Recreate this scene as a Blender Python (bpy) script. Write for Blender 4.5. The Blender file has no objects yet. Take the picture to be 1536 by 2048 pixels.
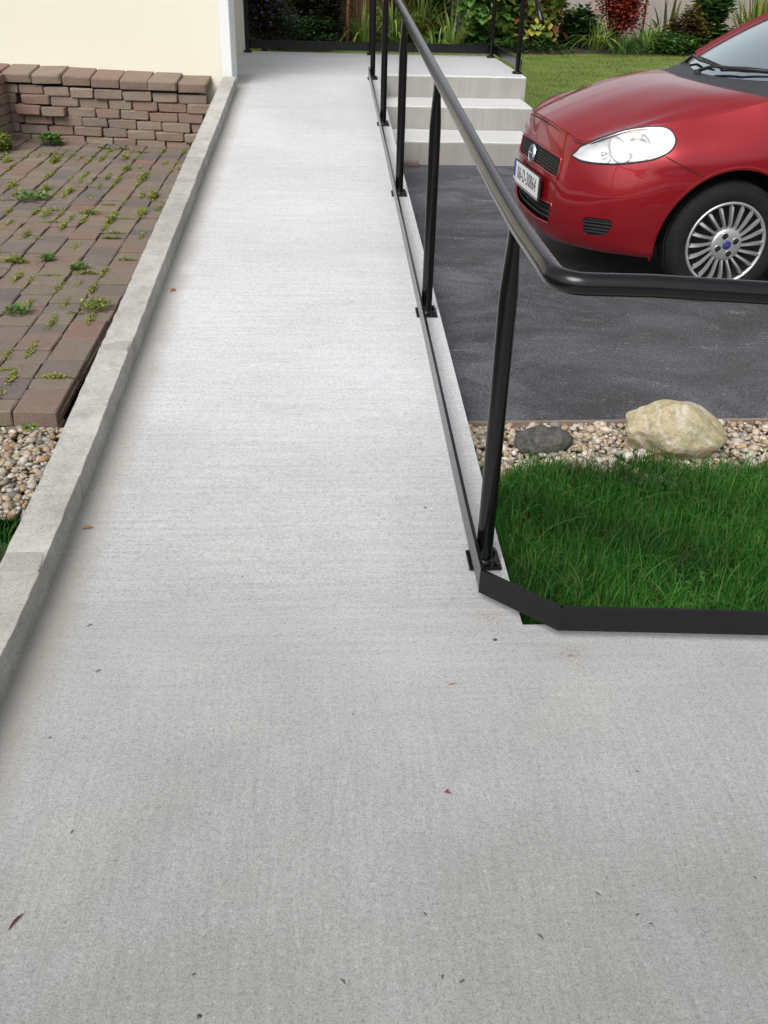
import bpy, bmesh, math, random
import numpy as np
from mathutils import Matrix, Vector, noise as mnoise
random.seed(7)
RNG = np.random.default_rng(11)
PI = math.pi
scene = bpy.context.scene
COL = scene.collection
# ---------------------------------------------------------------- camera
CAM_H = 1.4759
pitch, yaw, roll, fpx = .5391, .0706, .0279, 1865.2
F = Vector((math.sin(yaw) * math.cos(pitch), math.cos(yaw) * math.cos(pitch), -math.sin(pitch)))
R0 = Vector((math.cos(yaw), -math.sin(yaw), 0)); U0 = R0.cross(F)
R = R0 * math.cos(roll) + U0 * math.sin(roll); U = U0 * math.cos(roll) - R0 * math.sin(roll)
cd = bpy.data.cameras.new('camera'); cam = bpy.data.objects.new('camera', cd); COL.objects.link(cam)
cam.matrix_world = Matrix(((R.x, U.x, -F.x, 0), (R.y, U.y, -F.y, 0), (R.z, U.z, -F.z, CAM_H), (0, 0, 0, 1)))
cd.sensor_fit = 'HORIZONTAL'; cd.sensor_width = 36; cd.lens = 36 * fpx / 1536
cd.clip_start = .05; cd.clip_end = 500
scene.camera = cam
# ---------------------------------------------------------------- light: bright overcast day
SUN_EL, SUN_AZ = math.radians(50), math.radians(212)      # azimuth from +Y towards +X
w = bpy.data.worlds.new('World'); scene.world = w; w.use_nodes = True
wn = w.node_tree; bg = wn.nodes['Background']
sky = wn.nodes.new('ShaderNodeTexSky'); sky.sky_type = 'NISHITA'; sky.sun_disc = False
sky.sun_elevation = SUN_EL; sky.sun_rotation = SUN_AZ; sky.dust_density = 4.0; sky.air_density = 1.0; sky.ozone_density = 1.0
hs = wn.nodes.new('ShaderNodeHueSaturation'); hs.inputs['Saturation'].default_value = .22
wn.links.new(sky.outputs[0], hs.inputs['Color']); wn.links.new(hs.outputs[0], bg.inputs[0])
bg.inputs[1].default_value = .13
sl = bpy.data.lights.new('sun', 'SUN'); sl.energy = 1.45; sl.angle = math.radians(34); sl.color = (1, .975, .94)
so = bpy.data.objects.new('sun', sl); COL.objects.link(so)
sd = Vector((math.sin(SUN_AZ) * math.cos(SUN_EL), math.cos(SUN_AZ) * math.cos(SUN_EL), math.sin(SUN_EL)))
so.rotation_euler = (-sd).to_track_quat('-Z', 'Y').to_euler()
so.location = sd * 30
vs = scene.view_settings; vs.view_transform = 'Standard'; vs.look = 'None'; vs.gamma = 1; vs.use_curve_mapping = False
vs.exposure = .50
scene.render.resolution_x, scene.render.resolution_y = 768, 1024
# ---------------------------------------------------------------- helpers: objects
def link(o, parent=None):
    COL.objects.link(o)
    if parent: o.parent = parent
    return o
def tag(o, label=None, cat=None, group=None, kind=None):
    if label: o['label'] = label
    if cat: o['category'] = cat
    if group: o['group'] = group
    if kind: o['kind'] = kind
    return o
def thing(name, label, cat, loc=(0, 0, 0), rz=0, group=None):
    o = bpy.data.objects.new(name, None); o.location = loc; o.rotation_euler = (0, 0, rz); o.empty_display_size = .1
    link(o); return tag(o, label, cat, group)
class MB:
    """mesh collector"""
    def __init__(s): s.v = []; s.f = []; s.m = []; s.c = []
    def add(s, vs, fs, m=0, col=None):
        n = len(s.v); s.v += [tuple(v) for v in vs]; s.f += [tuple(i + n for i in f) for f in fs]; s.m += [m] * len(fs)
        if col is not None: s.c += [tuple(col)] * len(vs)
        return s
    def box(s, lo, hi, m=0):
        x0, y0, z0 = lo; x1, y1, z1 = hi
        return s.add([(x0,y0,z0),(x1,y0,z0),(x1,y1,z0),(x0,y1,z0),(x0,y0,z1),(x1,y0,z1),(x1,y1,z1),(x0,y1,z1)],
                     [(3,2,1,0),(4,5,6,7),(0,1,5,4),(1,2,6,5),(2,3,7,6),(3,0,4,7)], m)
    def grid(s, P, m=0, close=False, flip=False):
        P = np.asarray(P, float); a, b = P.shape[:2]; fs = []
        for i in range(a - 1 + (1 if close else 0)):
            for j in range(b - 1):
                i2 = (i + 1) % a; q = (i * b + j, i2 * b + j, i2 * b + j + 1, i * b + j + 1)
                fs.append(q[::-1] if flip else q)
        return s.add(P.reshape(-1, 3), fs, m)
    def tube(s, path, r, n=16, caps=True, m=0):
        path = [Vector(p) for p in path]; k = len(path); rs = r if hasattr(r, '__len__') else [r] * k
        T = []
        for i in range(k): T.append((path[min(i + 1, k - 1)] - path[max(i - 1, 0)]).normalized())
        a = T[0].orthogonal().normalized(); rings = []
        for i in range(k):
            a = (a - T[i] * a.dot(T[i])).normalized(); b = T[i].cross(a)
            rings.append([path[i] + (a * math.cos(2*PI*j/n) + b * math.sin(2*PI*j/n)) * rs[i] for j in range(n)])
        vs = [p for rg in rings for p in rg]; fs = []
        for i in range(k - 1):
            for j in range(n): fs.append((i*n+j, i*n+(j+1)%n, (i+1)*n+(j+1)%n, (i+1)*n+j))
        if caps: fs += [tuple(range(n))[::-1], tuple((k-1)*n + j for j in range(n))]
        return s.add(vs, fs, m)
    def lathe(s, prof, n=48, axis='y', c=(0, 0, 0), m=0):
        """prof: (radius, offset along axis)"""
        vs = []; k = len(prof)
        for j in range(n):
            ca, sa = math.cos(2*PI*j/n), math.sin(2*PI*j/n)
            for r, o in prof:
                p = (r*ca, o, r*sa) if axis == 'y' else (r*ca, r*sa, o)
                vs.append((p[0]+c[0], p[1]+c[1], p[2]+c[2]))
        fs = [(j*k+i, ((j+1)%n)*k+i, ((j+1)%n)*k+i+1, j*k+i+1) for j in range(n) for i in range(k-1)]
        return s.add(vs, fs, m)
    def mesh(s, name, mats, smooth=False):
        me = bpy.data.meshes.new(name); me.from_pydata(s.v, [], s.f)
        for mt in (mats if isinstance(mats, (list, tuple)) else [mats]): me.materials.append(mt)
        if any(s.m): me.polygons.foreach_set('material_index', s.m)
        if s.c:
            ca = me.color_attributes.new('Col', 'FLOAT_COLOR', 'POINT')
            ca.data.foreach_set('color', np.array([tuple(c) + (1,) for c in s.c], np.float32).ravel())
        if smooth: me.polygons.foreach_set('use_smooth', [True] * len(me.polygons))
        me.update(); return me
    def build(s, name, mats, parent=None, smooth=False, bevel=0, segs=2, world=False, auto=None):
        if world and parent is not None:
            o_ = parent.location; s.v = [(v[0]-o_.x, v[1]-o_.y, v[2]-o_.z) for v in s.v]
        o = bpy.data.objects.new(name, s.mesh(name, mats, smooth or auto is not None)); link(o, parent)
        if bevel:
            md = o.modifiers.new('bevel', 'BEVEL'); md.width = bevel; md.segments = segs; md.limit_method = 'ANGLE'
        if auto is not None: auto_smooth(o.data, auto)
        return o
def auto_smooth(me, ang):
    bm = bmesh.new(); bm.from_mesh(me)
    for e in bm.edges:
        e.smooth = not (len(e.link_faces) == 2 and e.calc_face_angle(0) > ang)
    bm.to_mesh(me); bm.free()
def npmesh(name, V, Fs, mat, col=None, smooth=False):
    """V (n,3), Fs (m,k) arrays"""
    me = bpy.data.meshes.new(name); V = np.asarray(V, np.float32); Fs = np.asarray(Fs, np.int32); k = Fs.shape[1]
    me.vertices.add(len(V)); me.vertices.foreach_set('co', V.ravel())
    me.loops.add(Fs.size); me.loops.foreach_set('vertex_index', Fs.ravel())
    me.polygons.add(len(Fs)); me.polygons.foreach_set('loop_start', np.arange(0, Fs.size, k, dtype=np.int32))
    me.update(calc_edges=True)
    if smooth: me.polygons.foreach_set('use_smooth', [True] * len(me.polygons))
    if col is not None:
        ca = me.color_attributes.new('Col', 'FLOAT_COLOR', 'POINT')
        c4 = np.ones((len(V), 4), np.float32); c4[:, :3] = col; ca.data.foreach_set('color', c4.ravel())
    me.materials.append(mat); me.validate(); return me
# ---------------------------------------------------------------- helpers: materials
class NT:
    def __init__(s, name):
        s.mat = bpy.data.materials.new(name); s.mat.use_nodes = True; s.t = s.mat.node_tree
        s.b = s.t.nodes['Principled BSDF']; s.out = s.t.nodes['Material Output']
    def n(s, typ, **kw):
        nd = s.t.nodes.new('ShaderNode' + typ)
        for k, v in kw.items():
            if k in nd.inputs: s.set(nd.inputs[k], v)
            else: setattr(nd, k, v)
        return nd
    def set(s, inp, v):
        if hasattr(v, 'is_linked'): s.t.links.new(v, inp)
        else: inp.default_value = v if not (isinstance(v, tuple) and len(v) == 3 and inp.type == 'RGBA') else v + (1,)
    def p(s, **kw):
        for k, v in kw.items(): s.set(s.b.inputs[k.replace('_', ' ')], v)
        return s
    def pos(s): return s.n('NewGeometry').outputs['Position']
    def obj(s): return s.n('TexCoord').outputs['Object']
    def map(s, vec, sc=(1, 1, 1), loc=(0, 0, 0), rot=(0, 0, 0)):
        m = s.n('Mapping'); s.set(m.inputs['Vector'], vec); m.inputs['Scale'].default_value = sc; m.inputs['Location'].default_value = loc; m.inputs['Rotation'].default_value = rot
        return m.outputs[0]
    def noise(s, vec, scale, detail=3, rough=.55, dist=0):
        nd = s.n('TexNoise'); s.set(nd.inputs['Vector'], vec); nd.inputs['Scale'].default_value = scale; nd.inputs['Detail'].default_value = detail
        nd.inputs['Roughness'].default_value = rough; nd.inputs['Distortion'].default_value = dist; return nd.outputs['Fac']
    def vor(s, vec, scale, out='Distance', rnd=1):
        nd = s.n('TexVoronoi'); s.set(nd.inputs['Vector'], vec); nd.inputs['Scale'].default_value = scale; nd.inputs['Randomness'].default_value = rnd; return nd.outputs[out]
    def ramp(s, fac, stops):
        r = s.n('ValToRGB'); s.set(r.inputs[0], fac); e = r.color_ramp.elements
        while len(e) < len(stops): e.new(.5)
        for el, (p, c) in zip(e, stops):
            el.position = p; el.color = (c if isinstance(c, tuple) else (c, c, c)) + (1,)
        return r.outputs[0]
    def mix(s, fac, a, b, mode='MIX'):
        m = s.n('Mix', data_type='RGBA', blend_type=mode); s.set(m.inputs[0], fac); s.set(m.inputs[6], a); s.set(m.inputs[7], b); return m.outputs[2]
    def math(s, op, a, b=0.0, clamp=False):
        m = s.n('Math', operation=op, use_clamp=clamp); s.set(m.inputs[0], a); s.set(m.inputs[1], b); return m.outputs[0]
    def sep(s, vec):
        m = s.n('SeparateXYZ'); s.set(m.inputs[0], vec); return m.outputs
    def bump(s, h, strength=.3, dist=.01):
        b = s.n('Bump'); s.set(b.inputs['Height'], h); b.inputs['Strength'].default_value = strength; b.inputs['Distance'].default_value = dist
        s.t.links.new(b.outputs[0], s.b.inputs['Normal']); return s
def plain(name, col, rough=.5, metal=0, spec=.5, **kw):
    return NT(name).p(Base_Color=col, Roughness=rough, Metallic=metal, **{'Specular_IOR_Level': spec}, **kw).mat
# ---------------------------------------------------------------- materials
def concrete(name, lo, hi, shade_stains=False, broom=False, streak=False, spk=.78, rough=.8, spec=.5, side_tint=0., blotch=0.):
    m = NT(name); P = m.pos()
    c = m.mix(m.ramp(m.noise(P, .9, 5, .6), [(.3, 0.), (.7, 1.)]), lo, hi)
    if broom:      # landing darkened: the light's falloff towards the near end is painted in
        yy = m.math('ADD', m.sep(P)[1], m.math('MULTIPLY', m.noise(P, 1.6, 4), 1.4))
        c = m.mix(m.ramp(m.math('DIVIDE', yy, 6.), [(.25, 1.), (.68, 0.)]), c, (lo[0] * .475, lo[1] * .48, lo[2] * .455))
    blue = m.ramp(m.noise(m.map(P, loc=(3, 5, 0)), 1.7, 3), [(.5, 0.), (.72, 1.)])
    c = m.mix(m.math('MULTIPLY', blue, .16), c, (hi[0] * .93, hi[1] * 1.0, hi[2] * 1.1))
    warm = m.ramp(m.noise(m.map(P, loc=(8, 1, 2)), 2.3, 4), [(.52, 0.), (.75, 1.)])
    c = m.mix(m.math('MULTIPLY', warm, .18), c, (hi[0] * .92, hi[1] * .88, hi[2] * .78))
    if broom:
        y = m.sep(P)[1]
        near = m.math('SUBTRACT', 1., m.math('MULTIPLY', m.math('SUBTRACT', y, 1.35), 1.6, True), True)
        bx = m.noise(m.map(P, (2.2, 55, 1)), 1.0, 4, .7); by = m.noise(m.map(P, (75, 6, 1), rot=(0, 0, .12)), 1.0, 4, .7)
        br = m.mix(near, bx, by)
        c = m.mix(1., c, m.ramp(br, [(.3, .88), (.62, 1.04)]), 'MULTIPLY')
    s1 = m.noise(P, 250, 3, .8); s2 = m.noise(P, 95, 4, .8)
    c = m.mix(1., c, m.ramp(s1, [(.36, spk), (.56, 1.08)]), 'MULTIPLY')
    c = m.mix(1., c, m.ramp(s2, [(.32, spk + .06), (.5, 1.03)]), 'MULTIPLY')
    if broom:
        fx = m.noise(m.map(P, (38, 120, 40)), 1., 3, .75); fy = m.noise(m.map(P, (150, 42, 40), rot=(0, 0, .1)), 1., 3, .75)
        fk = m.ramp(m.mix(near, fx, fy), [(.58, 0.), (.68, 1.)])
        c = m.mix(m.math('MULTIPLY', fk, .5), c, (.20, .195, .18))
        fl = m.ramp(m.noise(m.map(P, (60, 60, 40), loc=(7, 3, 0)), 1., 4, .8), [(.56, 0.), (.66, 1.)])
        c = m.mix(m.math('MULTIPLY', fl, .16), c, (.68, .68, .67))
    pit = m.math('LESS_THAN', m.vor(P, 70), .10); rnd = m.math('GREATER_THAN', m.noise(P, 34, 1), .6)
    c = m.mix(m.math('MULTIPLY', m.math('MULTIPLY', pit, rnd), .6), c, (.12, .115, .11))
    if shade_stains:  # the kerb's soft shadow, painted with brownish staining into the slab colour
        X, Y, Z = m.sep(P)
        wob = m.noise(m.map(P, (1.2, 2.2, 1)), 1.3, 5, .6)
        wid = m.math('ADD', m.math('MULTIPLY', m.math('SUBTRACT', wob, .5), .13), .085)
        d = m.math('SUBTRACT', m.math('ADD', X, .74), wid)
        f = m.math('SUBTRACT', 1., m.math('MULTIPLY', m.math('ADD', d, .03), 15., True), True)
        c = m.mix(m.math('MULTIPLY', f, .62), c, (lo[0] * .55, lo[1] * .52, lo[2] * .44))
        # rusty, sandy swarf left beside the railing feet
        for (rx, ry, rr) in ((.42, 1.93, .09), (.60, 1.77, .10), (.40, 2.5, .06)):
            v = m.n('VectorMath', operation='DISTANCE'); m.set(v.inputs[0], P); v.inputs[1].default_value = (rx, ry, 0)
            near = m.ramp(m.math('DIVIDE', v.outputs['Value'], rr), [(0., 1.), (1., 0.)])
            g = m.math('GREATER_THAN', m.math('ADD', m.noise(P, 95, 3, .7), m.math('MULTIPLY', near, .16)), .68)
            c = m.mix(m.math('MULTIPLY', m.math('MULTIPLY', g, near), .75), c, (.20, .12, .07))
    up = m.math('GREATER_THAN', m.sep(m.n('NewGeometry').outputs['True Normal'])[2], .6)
    if streak:
        st = m.noise(m.map(P, (16, 16, .8)), 1.0, 4, .6)
        c = m.mix(m.math('MULTIPLY', m.math('MULTIPLY', m.ramp(st, [(.45, 0.), (.7, 1.)]), .28), m.math('SUBTRACT', 1., up)), c, (lo[0] * .6, lo[1] * .58, lo[2] * .5))
    h = m.math('ADD', m.math('MULTIPLY', s1, .5), m.math('MULTIPLY', s2, .6))
    if broom: h = m.math('ADD', h, m.math('MULTIPLY', br, .9))
    if blotch:
        c = m.mix(m.math('MULTIPLY', m.ramp(m.noise(m.map(P, (1, .8, 1.6)), 11, 6, .7), [(.48, 0.), (.66, 1.)]), blotch), c, (lo[0] * .72, lo[1] * .71, lo[2] * .64))
        c = m.mix(m.math('MULTIPLY', m.ramp(m.noise(m.map(P, loc=(4, 4, 4)), 6, 5, .7), [(.52, 0.), (.68, 1.)]), blotch), c, (hi[0] * 1.12, hi[1] * 1.12, hi[2] * 1.1))
    if side_tint:     # faces not turned up are tinted browner and darker
        c = m.mix(up, m.mix(1., c, (side_tint, side_tint * .975, side_tint * .93), 'MULTIPLY'), c)
    m.p(Base_Color=c, Roughness=rough, Specular_IOR_Level=spec).bump(h, .35, .004)
    return m.mat
M_ramp = concrete('ramp concrete', (.51, .51, .515), (.63, .63, .64), shade_stains=True, broom=True, rough=.55, spec=.7, spk=.66)
M_terr = concrete('terrace concrete', (.55, .55, .55), (.65, .65, .655), broom=True, rough=.55, spec=.7, spk=.66)
M_step = concrete('step concrete', (.50, .50, .49), (.58, .58, .57), streak=True, spk=.82, side_tint=.62)
M_kerb = concrete('kerb concrete', (.30, .29, .262), (.47, .46, .43), spk=.66, rough=.9, blotch=.5)
M_mort = concrete('kerb mortar', (.27, .26, .235), (.36, .35, .325), spk=.7, rough=.9)
def asphalt():
    m = NT('asphalt'); P = m.pos()
    s1 = m.noise(P, 105, 4, .85); s2 = m.vor(P, 110)
    c = m.mix(m.ramp(m.noise(P, .8, 4), [(.35, 0.), (.65, 1.)]), (.040, .041, .044), (.066, .067, .071))
    dust = m.ramp(m.math('ADD', m.math('MULTIPLY', m.noise(P, 60, 3, .8), .3), m.math('MULTIPLY', .85, m.noise(m.map(P, (1., 1.5, 1)), 1.5, 9, .75, .6))), [(.50, 0.), (.66, 1.)])
    dust = m.math('MULTIPLY', dust, m.ramp(m.noise(m.map(P, loc=(2.3, .4, 0)), .55, 3), [(.36, .35), (.6, 1.)]))
    c = m.mix(m.math('MULTIPLY', dust, .85), c, (.140, .149, .168))
    scuff = m.ramp(m.noise(m.map(P, (1.6, 3.2, 1), rot=(0, 0, -.1)), 2.1, 9, .82), [(.57, 0.), (.63, 1.)])
    c = m.mix(m.math('MULTIPLY', m.math('MULTIPLY', scuff, m.ramp(m.noise(P, 70, 2, .8), [(.45, 0.), (.58, 1.)])), .75), c, (.30, .30, .30))
    c = m.mix(1., c, m.ramp(s1, [(.40, .35), (.62, 1.6)]), 'MULTIPLY')
    g = m.math('GREATER_THAN', m.noise(P, 85, 2, .6), .67)
    c = m.mix(m.math('MULTIPLY', g, .55), c, (.24, .24, .25))
    m.p(Base_Color=c, Roughness=.72, Specular_IOR_Level=.45).bump(m.math('ADD', s1, s2), .55, .006)
    return m.mat
M_asph = asphalt()
def brickmat(name, stops, moss=0.):
    m = NT(name); O = m.n('ObjectInfo').outputs['Random']; P = m.pos()
    c = m.ramp(O, stops); 
    n1 = m.noise(P, 13, 5, .65)
    c = m.mix(m.math('MULTIPLY', m.ramp(n1, [(.35, 0.), (.7, 1.)]), .5), c, m.mix(.5, c, (.20, .17, .145)))
    c = m.mix(m.math('MULTIPLY', m.ramp(m.noise(P, 5, 3), [(.48, 0.), (.68, 1.)]), .45), c, (.15, .115, .09))
    c = m.mix(1., c, m.ramp(m.noise(P, 150, 3, .7), [(.3, .68), (.6, 1.12)]), 'MULTIPLY')
    w_ = m.math('MULTIPLY', m.math('GREATER_THAN', m.noise(P, 75, 2), .71), m.math('GREATER_THAN', m.noise(P, 9, 2), .56))
    c = m.mix(m.math('MULTIPLY', w_, .5), c, (.42, .40, .38))
    if moss: c = m.mix(m.math('MULTIPLY', m.ramp(m.noise(P, 22, 4), [(.6, 0.), (.72, 1.)]), moss), c, (.055, .07, .02))
    m.p(Base_Color=c, Roughness=.88, Specular_IOR_Level=.3).bump(m.noise(P, 90, 4, .7), .5, .006)
    return m.mat
M_paver = brickmat('paver', [(0., (.175, .105, .085)), (.10, (.175, .140, .105)), (.28, (.150, .118, .098)), (.42, (.185, .150, .112)), (.55, (.145, .112, .094)), (.66, (.100, .096, .098)), (.76, (.185, .108, .088)), (.88, (.165, .132, .104)), (1., (.115, .106, .102))], .3)
M_brick = brickmat('wall brick', [(0., (.235, .182, .140)), (.2, (.210, .158, .124)), (.36, (.215, .125, .102)), (.46, (.240, .185, .142)), (.6, (.200, .152, .122)), (.7, (.160, .132, .114)), (.8, (.260, .200, .150)), (.9, (.215, .150, .118)), (1., (.212, .130, .106))], .12)
M_sand = NT('joint sand'); M_sand = M_sand.p(Base_Color=M_sand.mix(M_sand.noise(M_sand.pos(), 30, 4), (.045, .036, .026), (.09, .075, .05)), Roughness=.95).mat
def render_paint(name, col, amp=.05):
    m = NT(name); P = m.pos(); n1 = m.noise(P, 2.2, 4)
    c = m.mix(m.math('MULTIPLY', n1, amp * 4), col, (col[0] * .9, col[1] * .9, col[2] * .86))
    m.p(Base_Color=c, Roughness=.75, Specular_IOR_Level=.3).bump(m.noise(P, 240, 3, .7), .25, .004); return m.mat
M_cream = render_paint('cream render', (.71, .69, .57))
M_white = render_paint('white masonry paint', (.69, .705, .70), .02)
def blackpaint():
    m = NT('black gloss steel'); P = m.pos()
    c = m.mix(m.ramp(m.noise(P, 60, 3), [(.62, 0.), (.75, 1.)]), (.004, .0037, .0045), (.010, .009, .010))
    m.p(Base_Color=c, Roughness=.2, Specular_IOR_Level=.4); return m.mat
M_black = blackpaint()
def attrmat(name, rough=.6, trans=0., spec=.4, noise_amp=0., nscale=40):
    m = NT(name); a = m.n('VertexColor', layer_name='Col').outputs[0]
    if noise_amp: a = m.mix(1., a, m.ramp(m.noise(m.pos(), nscale, 4, .7), [(.3, 1 - noise_amp), (.7, 1 + noise_amp * .6)]), 'MULTIPLY')
    m.p(Base_Color=a, Roughness=rough, Specular_IOR_Level=spec)
    if trans:
        t = m.n('BsdfTranslucent'); m.set(t.inputs[0], a); x = m.n('MixShader'); x.inputs[0].default_value = trans
        m.t.links.new(m.b.outputs[0], x.inputs[1]); m.t.links.new(t.outputs[0], x.inputs[2]); m.t.links.new(x.outputs[0], m.out.inputs[0])
    return m.mat
M_leaf = attrmat('leaf', .5, .28, .3); M_grass = attrmat('grass blade', .6, .3, .15); M_peb = attrmat('pebble', .65, 0, .4, .25, 120)
M_bark = attrmat('stem', .85)
def soil():
    m = NT('soil'); P = m.pos(); m.p(Base_Color=m.mix(m.noise(P, 14, 5), (.018, .014, .010), (.055, .042, .028)), Roughness=.95).bump(m.noise(P, 40, 4), .8, .03); return m.mat
M_soil = soil()
def lawnmat():
    m = NT('lawn turf'); P = m.pos()
    c = m.mix(m.ramp(m.noise(P, 2.2, 5, .6), [(.35, 0.), (.65, 1.)]), (.14, .20, .04), (.20, .245, .065))
    c = m.mix(1., c, m.ramp(m.noise(P, 60, 4, .75), [(.3, .6), (.65, 1.2)]), 'MULTIPLY')
    m.p(Base_Color=c, Roughness=.8, Specular_IOR_Level=.2).bump(m.noise(P, 70, 4, .8), .8, .03); return m.mat
M_lawn = lawnmat()
def gardenwall():
    m = NT('garden wall concrete'); P = m.pos(); X = m.sep(P)[0]
    c = m.mix(m.noise(P, 1.4, 5), (.30, .268, .232), (.42, .39, .35))
    st = m.noise(m.map(P, (5, 5, .5)), 1, 4)
    c = m.mix(m.math('MULTIPLY', m.ramp(st, [(.45, 0.), (.7, 1.)]), .4), c, (.22, .195, .165))
    c = m.mix(1., c, m.ramp(m.noise(P, 55, 4, .7), [(.3, .8), (.65, 1.1)]), 'MULTIPLY')
    m.p(Base_Color=c, Roughness=.9).bump(m.noise(P, 40, 4), .4, .01); return m.mat
M_gwall = gardenwall()
M_fence = render_paint('stained fence board', (.23, .12, .075), .1)
def rockmat(name, a, b, vein, vs=6, moss=0.):
    m = NT(name); O = m.obj()
    c = m.mix(m.ramp(m.noise(O, 5, 6, .65), [(.35, 0.), (.65, 1.)]), a, b)
    wv = m.n('TexWave'); m.set(wv.inputs['Vector'], m.map(O, rot=(.3, .9, .5))); wv.inputs['Scale'].default_value = vs; wv.inputs['Distortion'].default_value = 7; wv.inputs['Detail'].default_value = 3; wv.inputs['Detail Scale'].default_value = 1.2
    c = m.mix(m.math('MULTIPLY', m.ramp(wv.outputs['Fac'], [(.70, 0.), (.95, 1.)]), .5), c, vein)
    if moss:
        nz = m.noise(O, 7, 5); c = m.mix(m.math('MULTIPLY', m.ramp(nz, [(.5, 0.), (.66, 1.)]), moss), c, (.20, .21, .075))
    c = m.mix(1., c, m.ramp(m.noise(O, 70, 4, .7), [(.3, .72), (.6, 1.1)]), 'MULTIPLY')
    m.p(Base_Color=c, Roughness=.8, Specular_IOR_Level=.35).bump(m.math('ADD', m.noise(O, 30, 6, .7), m.math('MULTIPLY', m.noise(O, 9, 4), 1.5)), .9, .022); return m.mat
M_boul = rockmat('cream quartzite', (.50, .415, .26), (.40, .345, .22), (.60, .56, .47), 5.5, .3)
M_drock = rockmat('dark slate stone', (.065, .064, .060), (.12, .116, .105), (.15, .145, .135), 8)
# car
def carpaint():
    m = NT('red metallic car paint'); O = m.obj()
    fl = m.noise(O, 900, 1)
    m.p(Base_Color=m.mix(fl, (.23, .003, .008), (.33, .006, .013)), Metallic=.5, Roughness=.35, Specular_IOR_Level=.5, Coat_Weight=.8, Coat_Roughness=.02, Coat_IOR=1.45)
    return m.mat
M_red = carpaint()
M_trim = plain('black trim plastic', (.016, .016, .018), .5); M_cowl = plain('cowl plastic', (.028, .029, .035), .6)
M_dark = plain('car inner black', (.004, .004, .004), .8)
M_tyre = NT('tyre rubber'); M_tyre = M_tyre.p(Base_Color=M_tyre.mix(M_tyre.noise(M_tyre.obj(), 14, 4), (.006, .006, .0065), (.016, .016, .0165)), Roughness=.8, Specular_IOR_Level=.2).bump(M_tyre.noise(M_tyre.obj(), 60, 3), .15, .003).mat
M_silver = plain('silver wheel paint', (.50, .51, .52), .34, .75); M_chrome = plain('lamp chrome', (.90, .91, .92), .16, 1)
M_mist = plain('lamp satin chrome', (.95, .955, .96), .4, .1)
M_plate = plain('plate white', (.72, .73, .73), .35); M_ink = plain('plate ink', (.012, .012, .012), .5); M_blue = plain('plate blue', (.03, .05, .30), .4)
M_badge = plain('badge blue', (.02, .03, .16), .25); M_amber = plain('indicator bulb', (.55, .42, .36), .3, .3)
def glass(name, tint, fac, rough=.02, gc=(1, 1, 1)):
    m = NT(name); t = m.n('BsdfTransparent'); m.set(t.inputs[0], tint); g = m.n('BsdfGlossy'); g.inputs['Roughness'].default_value = rough; m.set(g.inputs[0], gc)
    fr = m.n('Fresnel'); fr.inputs[0].default_value = 1.5
    x = m.n('MixShader'); m.set(x.inputs[0], m.math('ADD', fr.outputs[0], fac, True))
    m.t.links.new(t.outputs[0], x.inputs[1]); m.t.links.new(g.outputs[0], x.inputs[2]); m.t.links.new(x.outputs[0], m.out.inputs[0]); return m.mat
M_glass = glass('windscreen glass', (.50, .62, .60), .03, .02, (.68, .76, .76)); M_lens = glass('lamp lens', (.97, .98, .98), .04); M_tint = glass('side glass', (.25, .30, .28), .05)
M_seat = plain('seat fabric', (.05, .055, .06), .9); M_dash = plain('dashboard plastic', (.05, .055, .06), .7)
# ---------------------------------------------------------------- levels
SLOPE, YB, ZT, YT = .0712, 2.18, .509, 9.33
def zr(y):
    y = min(y, YT); return SLOPE * math.log1p(math.exp((y - YB) * 14)) / 14 if y < YB + 2 else SLOPE * (y - YB)
XL, XS, XP = -.74, .50, .44          # kerb face, slab edge, railing line
ZD = -.067                           # drive level
def struct(mb, name, mat, **k): return tag(mb.build(name, mat, **k), kind='structure')
# ground sheet
g = MB(); g.box((-60, -40, -.5), (60, 90, -.22)); struct(g, 'ground', M_soil)
# drive
g = MB(); g.add([(XS - .3, 3.235, ZD), (9, 3.40, ZD), (9, 8.75, ZD), (1.6, 8.75, ZD), (1.2, 9.2, ZD), (XS - .3, 9.2, ZD)], [(0, 1, 2, 3, 4, 5)]); struct(g, 'driveway', M_asph)
# ramp and landing slab: one pour
ys = [-2.5, 0, 1, 1.6, 1.89] + [1.95 + .08 * i for i in range(12)] + [3.2, 4, 5, 6, 7, 8, 9, YT]
g = MB()
def slabstrip(x0, x1, yy, zb=-.2):
    P = np.array([[(x0, y, zb), (x0, y, zr(y)), (x1, y, zr(y)), (x1, y, zb)] for y in yy]); n = len(g.v)
    g.grid(P, flip=True)
xs_ = np.array([[(XL - .05, y, zr(y)), (XS, y, zr(y))] for y in ys]); g.grid(xs_, flip=True)
g.grid(np.array([[(XS, y, zr(y)), (XS, y, -.2)] for y in ys[4:]]), flip=True)
g.add([(XS, -2.5, zr(0)), (4, -2.5, zr(0)), (4, 1.87, zr(0)), (XS, 1.89, zr(0))], [(0, 1, 2, 3)])
g.add([(XS, 1.89, zr(0)), (4, 1.87, zr(0)), (4, 1.87, -.2), (XS, 1.89, -.2)], [(3, 2, 1, 0)])
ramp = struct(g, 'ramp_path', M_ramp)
# terrace
g = MB(); g.box((-1.45, YT + .002, -.2), (1.917, 11.66, ZT)); 
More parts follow.
